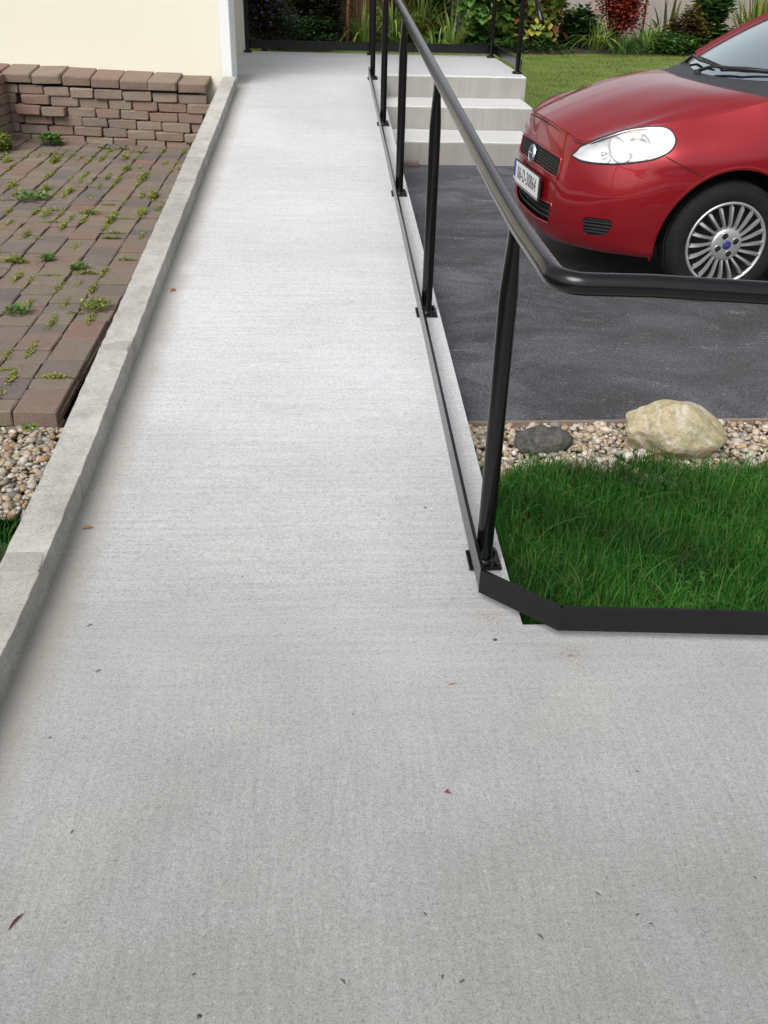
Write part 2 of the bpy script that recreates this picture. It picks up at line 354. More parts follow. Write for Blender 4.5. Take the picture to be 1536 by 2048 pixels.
# front face of the terrace is set back right of the ramp
g = MB(); g.add([(-1.45, 9.05, 0), (XS - .001, 9.05, 0)], [])
g = MB()
out = [(-1.45, YT + .003), (XS + .06, YT + .003), (XS + .06, 9.60), (1.917, 9.60), (1.917, 11.66), (-1.45, 11.66)]
n = len(out); g.add([(x, y, -.2) for x, y in out] + [(x, y, ZT) for x, y in out], [tuple(range(n, 2*n))] + [(i, (i+1) % n, n+(i+1) % n, n+i) for i in range(n)])
terr = struct(g, 'terrace', M_terr, bevel=.012, segs=3)
g = MB(); g.box((-1.45, 8.9, -.2), (XL - .051, YT, ZT - .004)); struct(g, 'terrace_return', M_terr)
# steps
t = thing('concrete_steps', 'three shallow grey concrete steps rising from the asphalt to the terrace', 'steps', (1.2, 8.9, ZD))
def roughbox(lo, hi, cell, amp, seed):
    """box with subdivided, slightly wandering faces"""
    bm = bmesh.new(); bmesh.ops.create_cube(bm, size=1)
    sz = [hi[i] - lo[i] for i in range(3)]
    for v in bm.verts: v.co = Vector([lo[i] + (v.co[i] + .5) * sz[i] for i in range(3)])
    for ax in range(3):
        k = max(1, int(sz[ax] / cell)) - 1
        if k > 0:
            es = [e for e in bm.edges if abs(abs((e.verts[0].co - e.verts[1].co)[ax]) - sz[ax]) < 1e-5]
            if es: bmesh.ops.subdivide_edges(bm, edges=es, cuts=k, use_grid_fill=True)
    for v in bm.verts:
        o = Vector((seed * 7.3, seed * 3.1, seed))
        v.co += Vector((mnoise.noise(v.co * 17 + o), mnoise.noise(v.co * 17 + o * 2), mnoise.noise(v.co * 15 + o * 3))) * amp
    vs = [tuple(v.co) for v in bm.verts]; bm.verts.index_update(); fs = [tuple(v.index for v in f.verts) for f in bm.faces]; bm.free(); return vs, fs
for (y0, y1, z1, x1) in ((8.99, 9.598, .317, 1.885), (8.355, 8.988, .125, 1.80)):
    g = MB(); g.add(*roughbox((XS + .012, y0, -.18), (x1, y1, z1), .12, .004, y0)); g.build('step', M_step, t, bevel=.018, segs=3, world=True)
g = MB(); g.add(*roughbox((XS + .062, 9.592, -.1), (1.915, 9.5995, ZT - .014), .15, .0015, 4)); g.build('riser', M_step, t, world=True)
g = MB(); g.add(*roughbox((.60, 8.27, ZD), (.80, 8.34, ZD + .035), .05, .006, 3)); tag(g.build('brick_offcut', M_brick, None, bevel=.006), 'small reddish brick offcut lying at the foot of the bottom step', 'brick')
# ---------------------------------------------------------------- kerb of concrete blocks along the ramp
kt = thing('concrete_kerb', 'low grey concrete block kerb running up the left edge of the ramp', 'kerb', (-.80, 4.5, 0))
y = -.62; i = 0
while y < 8.72:
    L = .435; y1 = min(y + L, 8.74)
    z0, z1 = zr(y) + .088, zr(y1) + .088
    vs_, fs_ = roughbox((-.852, y, -.2), (-.741, y1, 0), .045, .003, i + 1)
    j = random.uniform(-.0012, .0012)
    vs_ = [(v[0] + j, v[1], (v[2] + .2) / .2 * ((z0 + (z1 - z0) * (v[1] - y) / L) + .2) - .2) for v in vs_]
    g = MB(); g.add(vs_, fs_); g.build('block', M_kerb, kt, world=True, bevel=.0015, segs=1)
    if y1 < 8.7:
        g = MB(); g.add(*roughbox((-.850, y1 - .001, -.2), (-.743, y1 + .013, z1 - .0005), .03, .0025, i + 40)); g.build('mortar_joint', M_kerb, kt, world=True)
    if i in (5, 8, 13):
        g = MB(); vv, ff = roughbox((-.849, y1 - .03, z1 - .02), (-.744, y1 + .07, z1 + .0035), .03, .003, i + 90); g.add(vv, ff); g.build('mortar_patch', M_mort, kt, world=True, bevel=.006, segs=2)
    y = y1 + .012; i += 1
# ---------------------------------------------------------------- house
hx, hy, ha = -.775, 8.77, math.radians(-4)
ht = thing('house', 'cream rendered house corner with white painted edge at the top left', 'house', (hx, hy, 0), ha)
g = MB(); g.box((-6.5, 0, -.2), (-.092, .28, 4.2)); g.build('wall', M_cream, ht)
g = MB(); g.box((-.0915, -.006, -.2), (0, .283, 4.2)); g.build('corner_band', M_white, ht, bevel=.008, segs=2)
g = MB(); g.box((-6.5, .282, -.2), (-.62, 2.7, 4.2)); g.build('recess_wall', M_cream, ht)
g = MB(); g.box((-6.5, 2.72, -.2), (-.305, 2.86, 4.2)); g.build('rear_wall', M_cream, ht)
g = MB(); g.box((-.304, 2.715, -.2), (-.275, 2.865, 4.2)); g.build('edge_trim', M_white, ht, bevel=.004)
g = MB(); g.box((-6.8, -.3, 4.201), (.3, 3.3, 4.4)); g.build('roof', M_fence, ht)
# ---------------------------------------------------------------- patio
def zp(x, y): return -.03 + .006 * (y - 3.2) + max(0., -1 - x) * .03 * max(0., y - 3.2) / 5.5
g = MB(); g.grid(np.array([[(x, y, zp(x, y) - .022) for y in np.linspace(3.3, 8.9, 20)] for x in (-1.005, -1.4, -2.2, -3.3)]), flip=True); g.grid(np.array([[(x, y, zp(x, y) - .105) for y in np.linspace(3.3, 8.9, 20)] for x in (-.853, -1.004)]), flip=True)
patio = struct(g, 'patio', M_sand)
def tumbled(L, W, H, seed, ch=.010, jit=.002):
    """chamfered, slightly irregular block centred at its top face"""
    r = random.Random(seed); vs = []; 
    c = lambda: ch * r.uniform(.6, 1.5)
    lv = [(-H, 0.0), (-c(), 0.0), (0.0, -1.0)]
    pts = []
    for z, ins in lv:
        ring = []
        for sx, sy in ((-1, -1), (1, -1), (1, 1), (-1, 1)):
            cc = ch * 1.1; k = ch * .9 if ins else 0
            a = (sx * (L/2 - k), sy * (W/2 - k - cc)); b = (sx * (L/2 - k - cc), sy * (W/2 - k))
            pr = [a, b] if sx * sy < 0 else [b, a]
            if (sx, sy) in ((-1, -1), (1, 1)): pr = [a, b]
            else: pr = [b, a]
            ring += pr
        pts.append([(p[0] + r.uniform(-1, 1) * jit, p[1] + r.uniform(-1, 1) * jit, z + r.uniform(-1, 1) * jit * .6) for p in ring])
    # order rings by angle
    out_ = []
    for ring in pts: out_.append(sorted(ring, key=lambda p: math.atan2(p[1] / W, p[0] / L)))
    vs = [p for rg in out_ for p in rg]; n = 8; fs = [tuple(range(2*n, 3*n)), tuple(range(n))[::-1]]
    for k in range(2): fs += [(k*n+i, k*n+(i+1) % n, (k+1)*n+(i+1) % n, (k+1)*n+i) for i in range(n)]
    return vs, fs
PM = {}
def paver_mesh(L, W, var):
    k = (round(L, 2), round(W, 3), var)
    if k not in PM: m_ = MB(); m_.add(*tumbled(W - .004, L - .006, .06, int(L * 1000 + W * 77000 + var * 131), .0055, .0022)); PM[k] = m_.mesh('paver', M_paver, False)
    return PM[k]
def place(me, name, parent, loc, rot=(0, 0, 0), scale=(1, 1, 1)):
    o = bpy.data.objects.new(name, me); o.location = loc; o.rotation_euler = rot; o.scale = scale; return link(o, parent)
rp = random.Random(5); joints = []; OUT = MB()
x = -1.012; ci = 0
while x > -3.35:
    Wc = .168; x0 = x - Wc; xc = (x + x0) / 2
    y = 3.262 if ci else 3.262
    seq = [.222, .10, .20, .245, .24] if ci == 0 else []
    y += 0 if ci == 0 else 0
    k = 0
    while y < 8.62:
        L = seq[k] if k < len(seq) else rp.choice([.16, .16, .2, .14, .12, .18]); k += 1
        if ci and k == 1: L = rp.choice([.16, .2, .12])
        yc = y + L / 2
        if xc > -1.22 - .29 * (yc - 3.15) - .16:
            place(paver_mesh(L, Wc, rp.randrange(3)), 'paver', patio, (xc + rp.uniform(-.002, .002), yc, zp(xc, yc) + rp.uniform(-.004, .004)), (rp.uniform(-.012, .012), rp.uniform(-.012, .012), rp.uniform(-.012, .012)))
            joints.append((x0, yc)); joints.append((xc, y))
        else:
            vv, ff = tumbled(Wc - .007, L - .009, .06, int(yc * 97) + ci); OUT.add([(a + xc, b + yc, c_ + zp(xc, yc) + rp.uniform(-.002, .002) * 0) for a, b, c_ in vv], ff)
        y += L
    x = x0; ci += 1
tag(OUT.build('outer_pavers', M_paver, patio), kind='stuff')
# narrow dropped strip of cut pavers between the patio edge and the kerb
y = 3.43
while y < 8.5:
    L = rp.uniform(.12, .22); drop = .045 if y < 4.9 else .006
    place(paver_mesh(.2, .168, rp.randrange(3)), 'cut_paver', patio, (-.932, y + L/2, zp(-.9, y) - drop + rp.uniform(-.005, .005)), (rp.uniform(-.03, .03), rp.uniform(-.03, .03), rp.uniform(-.04, .04)), (.68, L / .2 * .97, 1)); y += L
# lower course of the patio's front edge
for k in range(4):
    xc = -1.115 - k * .215
    place(paver_mesh(.12, .208 if 0 else .168, k % 3), 'edge_paver', patio, (xc, 3.292, zp(xc, 3.2) - .062), (0, 0, rp.uniform(-.03, .03)), (1.25, 1.05, 1))
place(paver_mesh(.24, .168, 1), 'edge_paver', patio, (-.975, 3.40, zp(-.95, 3.3) - .075), (0, 0, 0), (.05 / .168, 1.0, .9))
# ---------------------------------------------------------------- dry stacked brick wall
BM_ = {}
def bmesh_brick(L, H, D, var):
    k = (round(L, 2), round(H, 3), round(D, 2), var)
    if k not in BM_: m_ = MB(); m_.add(*tumbled(L - .005, H - .002, D, int(L * 1000 + H * 7000 + var * 131), .008, .0036)); BM_[k] = m_.mesh('brick', M_brick, False)
    return BM_[k]
bt = thing('brick_wall', 'low dry-stacked wall of brown tumbled bricks against the cream house', 'brick wall', (-.95, 8.53, 0), ha)
rb = random.Random(21)
H = .076
# wall runs along local -x from 0 to -2.2; local y = depth
def wallz(lx): return zp(-.95 + lx, 8.5) - .01
for c in range(6):
    x = [.03, -.06, .0, -.09, .02, -.05][c] + .02
    n = 0
    while x > -1.98:
        L = rb.choice([.24, .24, .235, .20, .21]); xc = x - L/2
        z = wallz(xc) + (c + .5) * H - .02 + rb.uniform(-.003, .003)
        dy = rb.uniform(-.014, .014)
        if c == 3 and abs(xc + 1.42) < .12: dy = -.055
        gap = .004
        if c == 4 and abs(xc + 1.42) < .12: gap = .045
        place(bmesh_brick(L, H, .11, rb.randrange(4)), 'brick', bt, (xc, dy, z), (PI/2 + rb.uniform(-.06, .06), rb.uniform(-.022, .022), rb.uniform(-.035, .035)))
        x -= L + gap; n += 1
# coping: deeper blocks laid flat, sagging forward
x = -.02
CP = {}
while x > -1.98:
    L = rb.choice([.24, .245, .235]); var = rb.randrange(3)
    if var not in CP: m_ = MB(); m_.add(*tumbled(.237, .30, .070, 300 + var, .009, .004)); CP[var] = m_.mesh('coping_brick', M_brick)
    xc = x - L/2; place(CP[var], 'coping_brick', bt, (xc, .125 + rb.uniform(-.02, .012), wallz(xc) + 6 * H + .088 + rb.uniform(-.004, .004)), (math.radians(8) + rb.uniform(-.02, .02), rb.uniform(-.02, .02), rb.uniform(-.04, .04))); x -= L + .003
g = MB(); g.box((-2.05, .06, -.15), (-.14, .235, .46)); g.build('wall_backing', M_soil, bt)
# return leg of the wall at the left edge of the photograph
for c in range(7):
    y_ = .0 + (.10 if c % 2 else 0)
    for k in range(3):
        yc = -.10 - k * .235 + (.09 if c % 2 else 0)
        place(bmesh_brick(.23, H, .11, rb.randrange(4)), 'brick', bt, (-1.675 - .01 - rb.uniform(0, .012) + .008 * (6 - c) * 0, yc, wallz(-1.8) + (c + .5) * H - .02), (PI/2, 0, PI/2 + rb.uniform(-.03, .03)))
# ---------------------------------------------------------------- garden wall, bed, lawn
def zl(x, y): return ZD - .012 + max(0, min(1, (y - 8.8) / 7.2)) * .30
g = MB(); X = np.linspace(-14, 16, 31); Y = np.concatenate([np.linspace(8.752, 16.4, 14), [17.3, 19, 30, 60]])
g.grid(np.array([[(x, y, zl(x, y)) for y in Y] for x in X]), flip=True)
lawn = struct(g, 'lawn', M_lawn)
g = MB(); P = []
for x in np.linspace(-8, 14, 60):
    e = 15.95 + .18 * math.sin(x * 1.3) + .1 * math.sin(x * 3.1 + 1)
    P.append([(x, e - .03, .16), (x, e + .05, .255), (x, 17.2, .30), (x, 18.6, .30)])
g.grid(np.array(P), flip=True); struct(g, 'garden_bed', M_soil)
wt = thing('garden_wall', 'tall weathered grey concrete panel wall behind the garden bed', 'wall', (3, 18.3, .2))
for k in range(12):
    x0 = .55 + (k - 3) * 1.62 if k else 0
    if k == 0: continue
    g = MB(); g.box((x0 + .062, 18.30, .1), (x0 + 1.558, 18.38, 2.3)); g.build('panel', M_gwall, wt, world=True)
    g = MB(); g.box((x0 - .06, 18.25, .1), (x0 + .06, 18.40, 2.36)); g.build('pier', M_gwall, wt, world=True, bevel=.012)
ft = thing('board_fence', 'brown stained timber boards behind the strap-leaved plants left of the railing posts', 'fence', (.7, 17.9, .2))
for k in range(11):
    g = MB(); g.box((.30 + k * .098, 17.9, .2), (.393 + k * .098, 17.925, 1.7)); g.build('board', M_fence, ft, world=True, bevel=.004)
# ---------------------------------------------------------------- railings
def post_mesh(h, r=.0232):
    """round tube pinched flat towards its top, weld collar at the foot"""
    m_ = MB(); rings = []; n = 20
    for z, fx, fy in ((0, 1, 1), (.02, 1, 1), (h - .20, 1, 1), (h - .165, .98, 1.02), (h - .11, .82, 1.14), (h - .05, .64, 1.27), (h, .58, 1.3)):
        rings.append([(r * fx * math.cos(2*PI*j/n), r * fy * math.sin(2*PI*j/n), z) for j in range(n)])
    m_.grid(np.array([rg + [rg[0]] for rg in rings]), flip=False); m_.add(rings[0], [tuple(range(n))]); 
    m_.lathe([(r + .007, 0), (r + .004, .006), (r, .010)], 20, 'z'); return m_
def base_plate(parent, loc, slope=0, s=.092):
    g = MB(); g.box((-s/2, -s/2, 0), (s/2, s/2, .010)); o = g.build('base_plate', M_black, parent, bevel=.003)
    o.location = Vector(loc) - parent.location; o.rotation_euler = (math.atan(slope), 0, 0)
    for sx in (-1, 1):
        for sy in (-1, 1):
            b = MB(); b.lathe([(0, .0145), (.006, .0145), (.0075, .012), (.0075, 0)], 6, 'z', (sx * s * .34, sy * s * .34, .0095)); b.build('bolt', M_black, o)
    return o
def flatbar(g, pts, th, z0, z1, zfun=None):
    """vertical flat bar following plan points"""
    P = [Vector((p[0], p[1])) for p in pts]; k = len(P); L = []
    for i in range(k):
        d = (P[min(i+1, k-1)] - P[max(i-1, 0)]).normalized(); n_ = Vector((-d.y, d.x)) * th / 2; zb = zfun(P[i].y) if zfun else 0
        a, b = P[i] + n_, P[i] - n_
        L.append([(a.x, a.y, zb + z0), (a.x, a.y, zb + z1), (b.x, b.y, zb + z1), (b.x, b.y, zb + z0), (a.x, a.y, zb + z0)])
    g.grid(np.array(L), flip=True); g.add(L[0][:4], [(0, 1, 2, 3)]); g.add(L[-1][:4], [(3, 2, 1, 0)])
rt = thing('ramp_railing', 'black steel handrail on round posts down the right edge of the ramp', 'railing', (XP, 2.177, 0))
HR = .95; D = 1.7652; y5 = 2.177
for i in range(5):
    y = y5 + i * D; z = zr(y)
    o = post_mesh(HR - .012).build('post', M_black, rt, auto=.6); o.location = Vector((XP, y, z + .008)) - rt.location
    base_plate(rt, (XP, y, z + .0005), SLOPE if y > YB + .3 else .02)
o = post_mesh(.89).build('post', M_black, rt, auto=.6); o.location = Vector((2.05, 1.632, .008)) - rt.location; base_plate(rt, (2.05, 1.70, 0))
path = [(XP, y, zr(y) + HR) for y in (9.55, 9.0, 8, 7, 6, 5, 4, 3.2, 2.7, 2.4, 2.1, 1.95)] + [(XP, 1.83, zr(1.85) + HR)]
c0 = (XP + .055, 1.772)
for k in range(1, 9):
    a = PI + (PI/2 - .06) * k / 8; path.append((c0[0] + .055 * math.cos(a), c0[1] + .055 * math.sin(a), HR - .0004 * k))
for x in (.62, .8, 1.1, 1.5, 2.0, 2.6, 3.0): path.append((x, 1.719 - .06 * (x - .52), HR - .037 * (x - .5)))
g = MB(); g.tube(path, .0222, 24); g.build('handrail', M_black, rt, smooth=True, world=True)
g = MB()
ym = [9.25, 8.5, 7.5, 6.5, 5.5, 4.5, 3.5, 3, 2.6, 2.3, 2.1, 2.003]
flatbar(g, [(.405, y) for y in ym], .010, .030, .100, zr); g.build('bottom_bar', M_black, rt, world=True)
g = MB(); flatbar(g, [(.4012, 1.9975), (.578, 1.8285)], .010, .030, .100); g.build('corner_bar', M_black, rt, world=True)
g = MB(); flatbar(g, [(.5745, 1.8305), (1.1, 1.798), (3.0, 1.68)], .010, .030, .100); g.build('front_bar', M_black, rt, world=True)
# terrace railing
tt = thing('terrace_railing', 'black steel railing round the back and right side of the terrace', 'railing', (1.87, 11.45, ZT))
Q = [(-.835, 11.50), (.525, 11.50), (1.862, 11.45), (1.872, 9.86)]
for (x, y) in Q:
    o = post_mesh(HR - .012).build('post', M_black, tt, auto=.6); o.location = Vector((x, y, ZT + .008)) - tt.location
    base_plate(tt, (x, y, ZT + .0005))
g = MB(); g.tube([(-.86, 11.50, ZT + HR), (1.78, 11.455, ZT + HR), (1.84, 11.43, ZT + HR), (1.865, 11.36, ZT + HR), (1.872, 10.0, ZT + HR), (1.872, 9.88, ZT + HR - .008), (1.872, 9.80, ZT + HR - .04), (1.872, 9.267, 1.162), (1.872, 8.95, 1.006)], .0215, 20)
g.build('handrail', M_black, tt, smooth=True, world=True)
g = MB(); flatbar(g, [(-.84, 11.545), (1.90, 11.50)], .010, .035, .125, lambda y: ZT); g.build('bottom_bar', M_black, tt, world=True)
g = MB(); flatbar(g, [(1.9055, 11.497), (1.9055, 9.87)], .010, .035, .125, lambda y: ZT); g.build('side_bar', M_black, tt, world=True)
for k, px in enumerate((.2, .38)):
    pass
# ---------------------------------------------------------------- the red hatchback
# car space: s backwards from the nose, t to the car's left, z up from the ground
def CR(P, x):
    """Catmull-Rom through rows of P (k,...) at parameter x (array)"""
    P=np.asarray(P,float); k=len(P); x=np.clip(np.asarray(x,float),0,k-1-1e-9)
    i=np.floor(x).astype(int); f=(x-i); 
    Q=np.concatenate([[2*P[0]-P[1]],P,[2*P[-1]-P[-2]]])
    sh=(-1,)+(1,)*(P.ndim-1); f=f.reshape(sh)
    p0,p1,p2,p3=Q[i],Q[i+1],Q[i+2],Q[i+3]
    return .5*((2*p1)+(-p0+p2)*f+(2*p0-5*p1+4*p2-p3)*f*f+(-p0+3*p1-3*p2+p3)*f**3)
# columns: (s list, t list, z list) for rows 0..7
WC=[
 ([.14,.035,.0,-.002,.0,.012,.022,.032],[0]*8,[.20,.215,.30,.42,.53,.63,.72,.80]),
 ([.145,.045,.01,.008,.01,.022,.032,.042],[.15,.2,.21,.22,.22,.21,.21,.20],[.20,.217,.30,.42,.53,.63,.72,.792]),
 ([.17,.078,.045,.04,.044,.056,.066,.075],[.30,.37,.40,.42,.42,.41,.40,.38],[.20,.222,.31,.42,.53,.63,.71,.768]),
 ([.22,.15,.112,.106,.11,.116,.118,.115],[.42,.51,.54,.555,.56,.55,.53,.50],[.20,.228,.32,.42,.53,.62,.69,.752]),
 ([.30,.235,.20,.193,.198,.205,.21,.19],[.53,.625,.655,.67,.68,.67,.645,.58],[.20,.235,.33,.43,.53,.625,.705,.79]),
 ([.40,.355,.325,.318,.325,.34,.345,.29],[.64,.712,.735,.75,.76,.755,.73,.62],[.21,.238,.33,.43,.53,.635,.73,.832]),
 ([.48,.478,.475,.475,.485,.49,.485,.455],[.70,.762,.782,.797,.806,.805,.785,.665],[.21,.24,.33,.43,.53,.635,.74,.862]),
 ([.66]*7+[.675],[.73,.778,.798,.812,.822,.82,.795,.675],[.21,.235,.33,.43,.53,.645,.765,.90]),
 ([.84]*8,[.74,.78,.80,.815,.826,.824,.80,.685],[.21,.235,.33,.43,.54,.66,.785,.937]),
 ([1.03]*8,[.74,.78,.80,.815,.825,.822,.80,.695],[.21,.235,.33,.43,.54,.67,.80,.982]),
 ([1.35]*8,[.74,.78,.80,.81,.82,.822,.805,.725],[.21,.235,.33,.43,.54,.67,.81,1.0]),
 ([2.0]*8,[.74,.78,.80,.81,.82,.822,.81,.74],[.21,.235,.33,.43,.54,.68,.83,1.01]),
 ([2.7]*8,[.74,.78,.80,.81,.82,.825,.815,.74],[.21,.235,.33,.43,.54,.69,.85,1.04]),
 ([3.2]*8,[.74,.78,.805,.82,.826,.826,.81,.73],[.22,.245,.33,.43,.54,.69,.86,1.07]),
 ([3.6]*8,[.72,.76,.785,.80,.81,.81,.79,.70],[.25,.27,.34,.43,.54,.69,.86,1.09]),
 ([3.84,3.86,3.88,3.89,3.89,3.88,3.85,3.78],[.62,.66,.68,.69,.70,.69,.68,.62],[.27,.29,.35,.43,.54,.69,.86,1.09]),
 ([3.94,3.97,3.99,4.0,4.0,3.99,3.95,3.86],[.40,.42,.44,.45,.46,.45,.44,.40],[.28,.30,.36,.44,.55,.70,.87,1.09]),
 ([3.97,4.0,4.02,4.03,4.03,4.02,3.98,3.88],[0]*8,[.28,.30,.36,.44,.55,.70,.87,1.09])]
WN=np.array(WC).transpose(0,2,1)   # col,row,xyz
def wrap(a,b):
    """grid of points for arrays a (cols) and b (rows) -> (len a,len b,3)"""
    M=CR(WN,np.atleast_1d(a)); return CR(M.transpose(1,0,2),np.atleast_1d(b)).transpose(1,0,2)
def hood_ctrl():
    lead=[(.032,0,.80),(.042,.20,.792),(.075,.38,.768),(.115,.50,.752),(.19,.58,.79),(.29,.62,.832),(.455,.665,.862)]
    end=[(.80,0,1.006),(.81,.19,1.006),(.84,.36,1.003),(.88,.48,.999),(.92,.56,.995),(.965,.62,.988),(1.03,.69,.982)]
    ex=[1.75,1.75,1.72,1.6,1.4,1.2,1.0]
    N=[]
    for (l,e,x) in zip(lead,end,ex):
        col=[]
        for f in (0,.08,.2,.4,.6,.8,1):
            g=1-(1-f)**x
            col.append((l[0]+(e[0]-l[0])*f,l[1]+(e[1]-l[1])*f,l[2]+(e[2]-l[2])*g+ (.008 if x in(1.6,) else 0)*np.sin(np.pi*min(f*1.2,1))))
        N.append(col)
    return np.array(N)
def wpt(a, b, off=0.):
    """point on the wrap (negative a = right-hand side), pushed out along the normal"""
    sg = -1 if a < 0 else 1; a = abs(a); e = .02
    p = wrap([a], [b])[0, 0]; 
    if off:
        da = wrap([min(a + e, 16.9)], [b])[0, 0] - wrap([max(a - e, 0)], [b])[0, 0]; db = wrap([a], [min(b + e, 7)])[0, 0] - wrap([a], [max(b - e, 0)])[0, 0]
        n = np.cross(da, db); n /= np.linalg.norm(n) + 1e-12
        c = np.array([max(p[0], .9) if p[0] < 3 else 3.0, 0, .45])
        if np.dot(n, p - c) < 0: n = -n
        p = p + n * off
    return (p[0], -sg * p[1], p[2])
car = thing('parked_car', 'red hatchback parked nose-in on the asphalt beside the steps', 'car', (1.15624, 5.43946, ZD), math.radians(4))
def inpoly(px, py, poly):
    poly = np.asarray(poly); x0, y0 = poly[:, 0], poly[:, 1]; x1, y1 = np.roll(x0, -1), np.roll(y0, -1)
    r = np.zeros(px.shape, bool)
    for a, b, c, d in zip(x0, y0, x1, y1):
        if b == d: continue
        r ^= ((b > py) != (d > py)) & (px < (c - a) * (py - b) / (d - b) + a)
    return r
def smoothloop(pts, n=64):
    P = np.array(pts, float); k = len(P); Q = np.concatenate([P[-2:], P, P[:3]])
    return CR(Q, np.linspace(2, 2 + k, n, endpoint=False))
HLP = [(2.4,5.70),(2.62,5.62),(3.0,5.60),(3.5,5.60),(4.4,5.60),(5.08,5.72),(5.45,5.86),(5.88,6.10),(6.12,6.36),(6.16,6.62),(6.06,6.84),(5.8,6.95),(5.3,6.97),(4.48,6.96),(3.62,6.93),(2.95,6.68),(2.6,6.05)]
FOGP = [(3.38,2.8),(4.0,2.82),(4.55,2.75),(4.5,2.35),(4.28,1.95),(3.9,1.85),(3.48,1.85),(3.4,2.3)]
GRT = lambda a: 5.42 - .06 * a * a
GRB = lambda a: 4.36 - .05 * a * a
LGT, LGB = 2.95, 2.0
na = np.concatenate([np.linspace(0, 10, 161), np.linspace(10.25, 17, 28)]); nb = np.linspace(0, 7, 71)
S = wrap(na, nb); ca = (na[:-1] + na[1:]) / 2; cb = (nb[:-1] + nb[1:]) / 2
AA, BB = np.meshgrid(ca, cb, indexing='ij')
HL = smoothloop(HLP); FG = smoothloop(FOGP)
def shrink(poly, k): c = poly.mean(0); return c + (poly - c) * k
cut = inpoly(AA, BB, shrink(HL, .955)) | inpoly(AA, BB, shrink(FG, .92))
cut |= (AA < 1.84) & (BB < GRT(AA) - .04) & (BB > GRB(AA) + .04)
cut |= (AA < 1.72) & (BB < LGT - .04) & (BB > LGB + .04)
Sc = (S[:-1, :-1] + S[1:, 1:]) / 2
for (cs, Ra) in ((.84, .375), (3.35, .365)):
    d = np.hypot(Sc[..., 0] - cs, Sc[..., 2] - .305); cut |= (d < Ra) & (Sc[..., 1] > .5)
keep = ~cut; idx = np.arange(S.shape[0] * S.shape[1]).reshape(S.shape[:2])
# snap arch borders to the circle
Vn = S.copy()
for (cs, Ra) in ((.84, .375), (3.35, .365)):
    kk = np.zeros(S.shape[:2], int); kc = np.zeros(S.shape[:2], int)
    for di in (0, 1):
        for dj in (0, 1):
            kk[di:di+keep.shape[0], dj:dj+keep.shape[1]] += keep; kc[di:di+keep.shape[0], dj:dj+keep.shape[1]] += cut
    d = np.hypot(S[..., 0] - cs, S[..., 2] - .305)
    b_ = (kk > 0) & (kc > 0) & (abs(d - Ra) < .06) & (S[..., 1] > .5)
    for i, j in zip(*np.nonzero(b_)):
        Vn[i, j, 0] = cs + (S[i, j, 0] - cs) / d[i, j] * Ra; Vn[i, j, 2] = .305 + (S[i, j, 2] - .305) / d[i, j] * Ra
g = MB()
for sg in (1, -1):
    V = Vn.reshape(-1, 3) * np.array([1, -sg, 1]); fs = []
    for i, j in zip(*np.nonzero(keep)):
        q = (idx[i, j], idx[i+1, j], idx[i+1, j+1], idx[i, j+1]); fs.append(q if sg > 0 else q[::-1])
    g.add(V, fs)
body = g.build('body', M_red, car, smooth=True)
bm = bmesh.new(); bm.from_mesh(body.data); bmesh.ops.remove_doubles(bm, verts=bm.verts, dist=1e-5); bm.to_mesh(body.data); bm.free()
# arch lips and wheel wells
sideP = S[(na > 4) & (na < 16)].reshape(-1, 3)
def t_at(s, z): return sideP[((sideP[:, 0] - s)**2 + (sideP[:, 2] - z)**2).argmin(), 1]
for (cs, Ra) in ((.84, .375), (3.35, .365)):
    for sg in (1, -1):
        an = np.radians(np.linspace(-14, 194, 50)); A_ = []; B_ = []
        tt_ = np.array([t_at(cs + Ra * math.cos(a), .305 + Ra * math.sin(a)) for a in an]); tt_ = np.convolve(np.pad(tt_, 3, 'edge'), np.ones(7) / 7, 'valid')
        for a, t_ in zip(an, tt_):
            c_, s_ = math.cos(a), math.sin(a)
            A_.append([(cs + (Ra + .012) * c_, -sg * (t_ + .0005), .305 + (Ra + .012) * s_), (cs + Ra * c_, -sg * (t_ + .004), .305 + Ra * s_), (cs + (Ra - .006) * c_, -sg * (t_ - .001), .305 + (Ra - .006) * s_), (cs + (Ra - .006) * c_, -sg * (t_ - .03), .305 + (Ra - .006) * s_)])
            B_.append([(cs + (Ra - .004) * c_, -sg * (t_ - .028), .305 + (Ra - .004) * s_), (cs + (Ra - .004) * c_, -sg * .48, .305 + (Ra - .004) * s_), (cs, -sg * .48, .305)])
        g = MB(); g.grid(np.array(A_), flip=sg < 0); g.build('arch_lip', M_red, car, smooth=True)
        g = MB(); g.grid(np.array(B_), flip=sg < 0); g.build('wheel_well', M_dark, car)
g = MB(); g.box((1.26, -.73, .20), (2.94, .73, .55)); g.box((.22, -.44, .205), (1.26, .44, .70)); g.box((2.94, -.44, .22), (3.85, .44, .6)); g.build('underbody', M_dark, car)
# bonnet
HC = hood_ctrl()
_top = CR(WN[6:10, 7], np.linspace(0, 3, 200))
for k in range(7):
    j = abs(_top[:, 0] - HC[6, k, 0]).argmin(); HC[6, k] = _top[j]
a_ = np.linspace(0, 6, 49); r_ = np.linspace(.07, 5.97, 49)
Hs = CR(CR(HC, a_).transpose(1, 0, 2), r_).transpose(1, 0, 2)
Hs[-1, :, 1] -= .003; full = np.concatenate([Hs[:0:-1] * np.array([1, -1, 1]), Hs]) * np.array([1, -1, 1])
g = MB(); g.grid(full, flip=False); rimd = full.copy()
bon = g.build('bonnet', M_red, car, smooth=True)
md = bon.modifiers.new('solid', 'SOLIDIFY'); md.thickness = .012; md.offset = -1 if 1 else 1
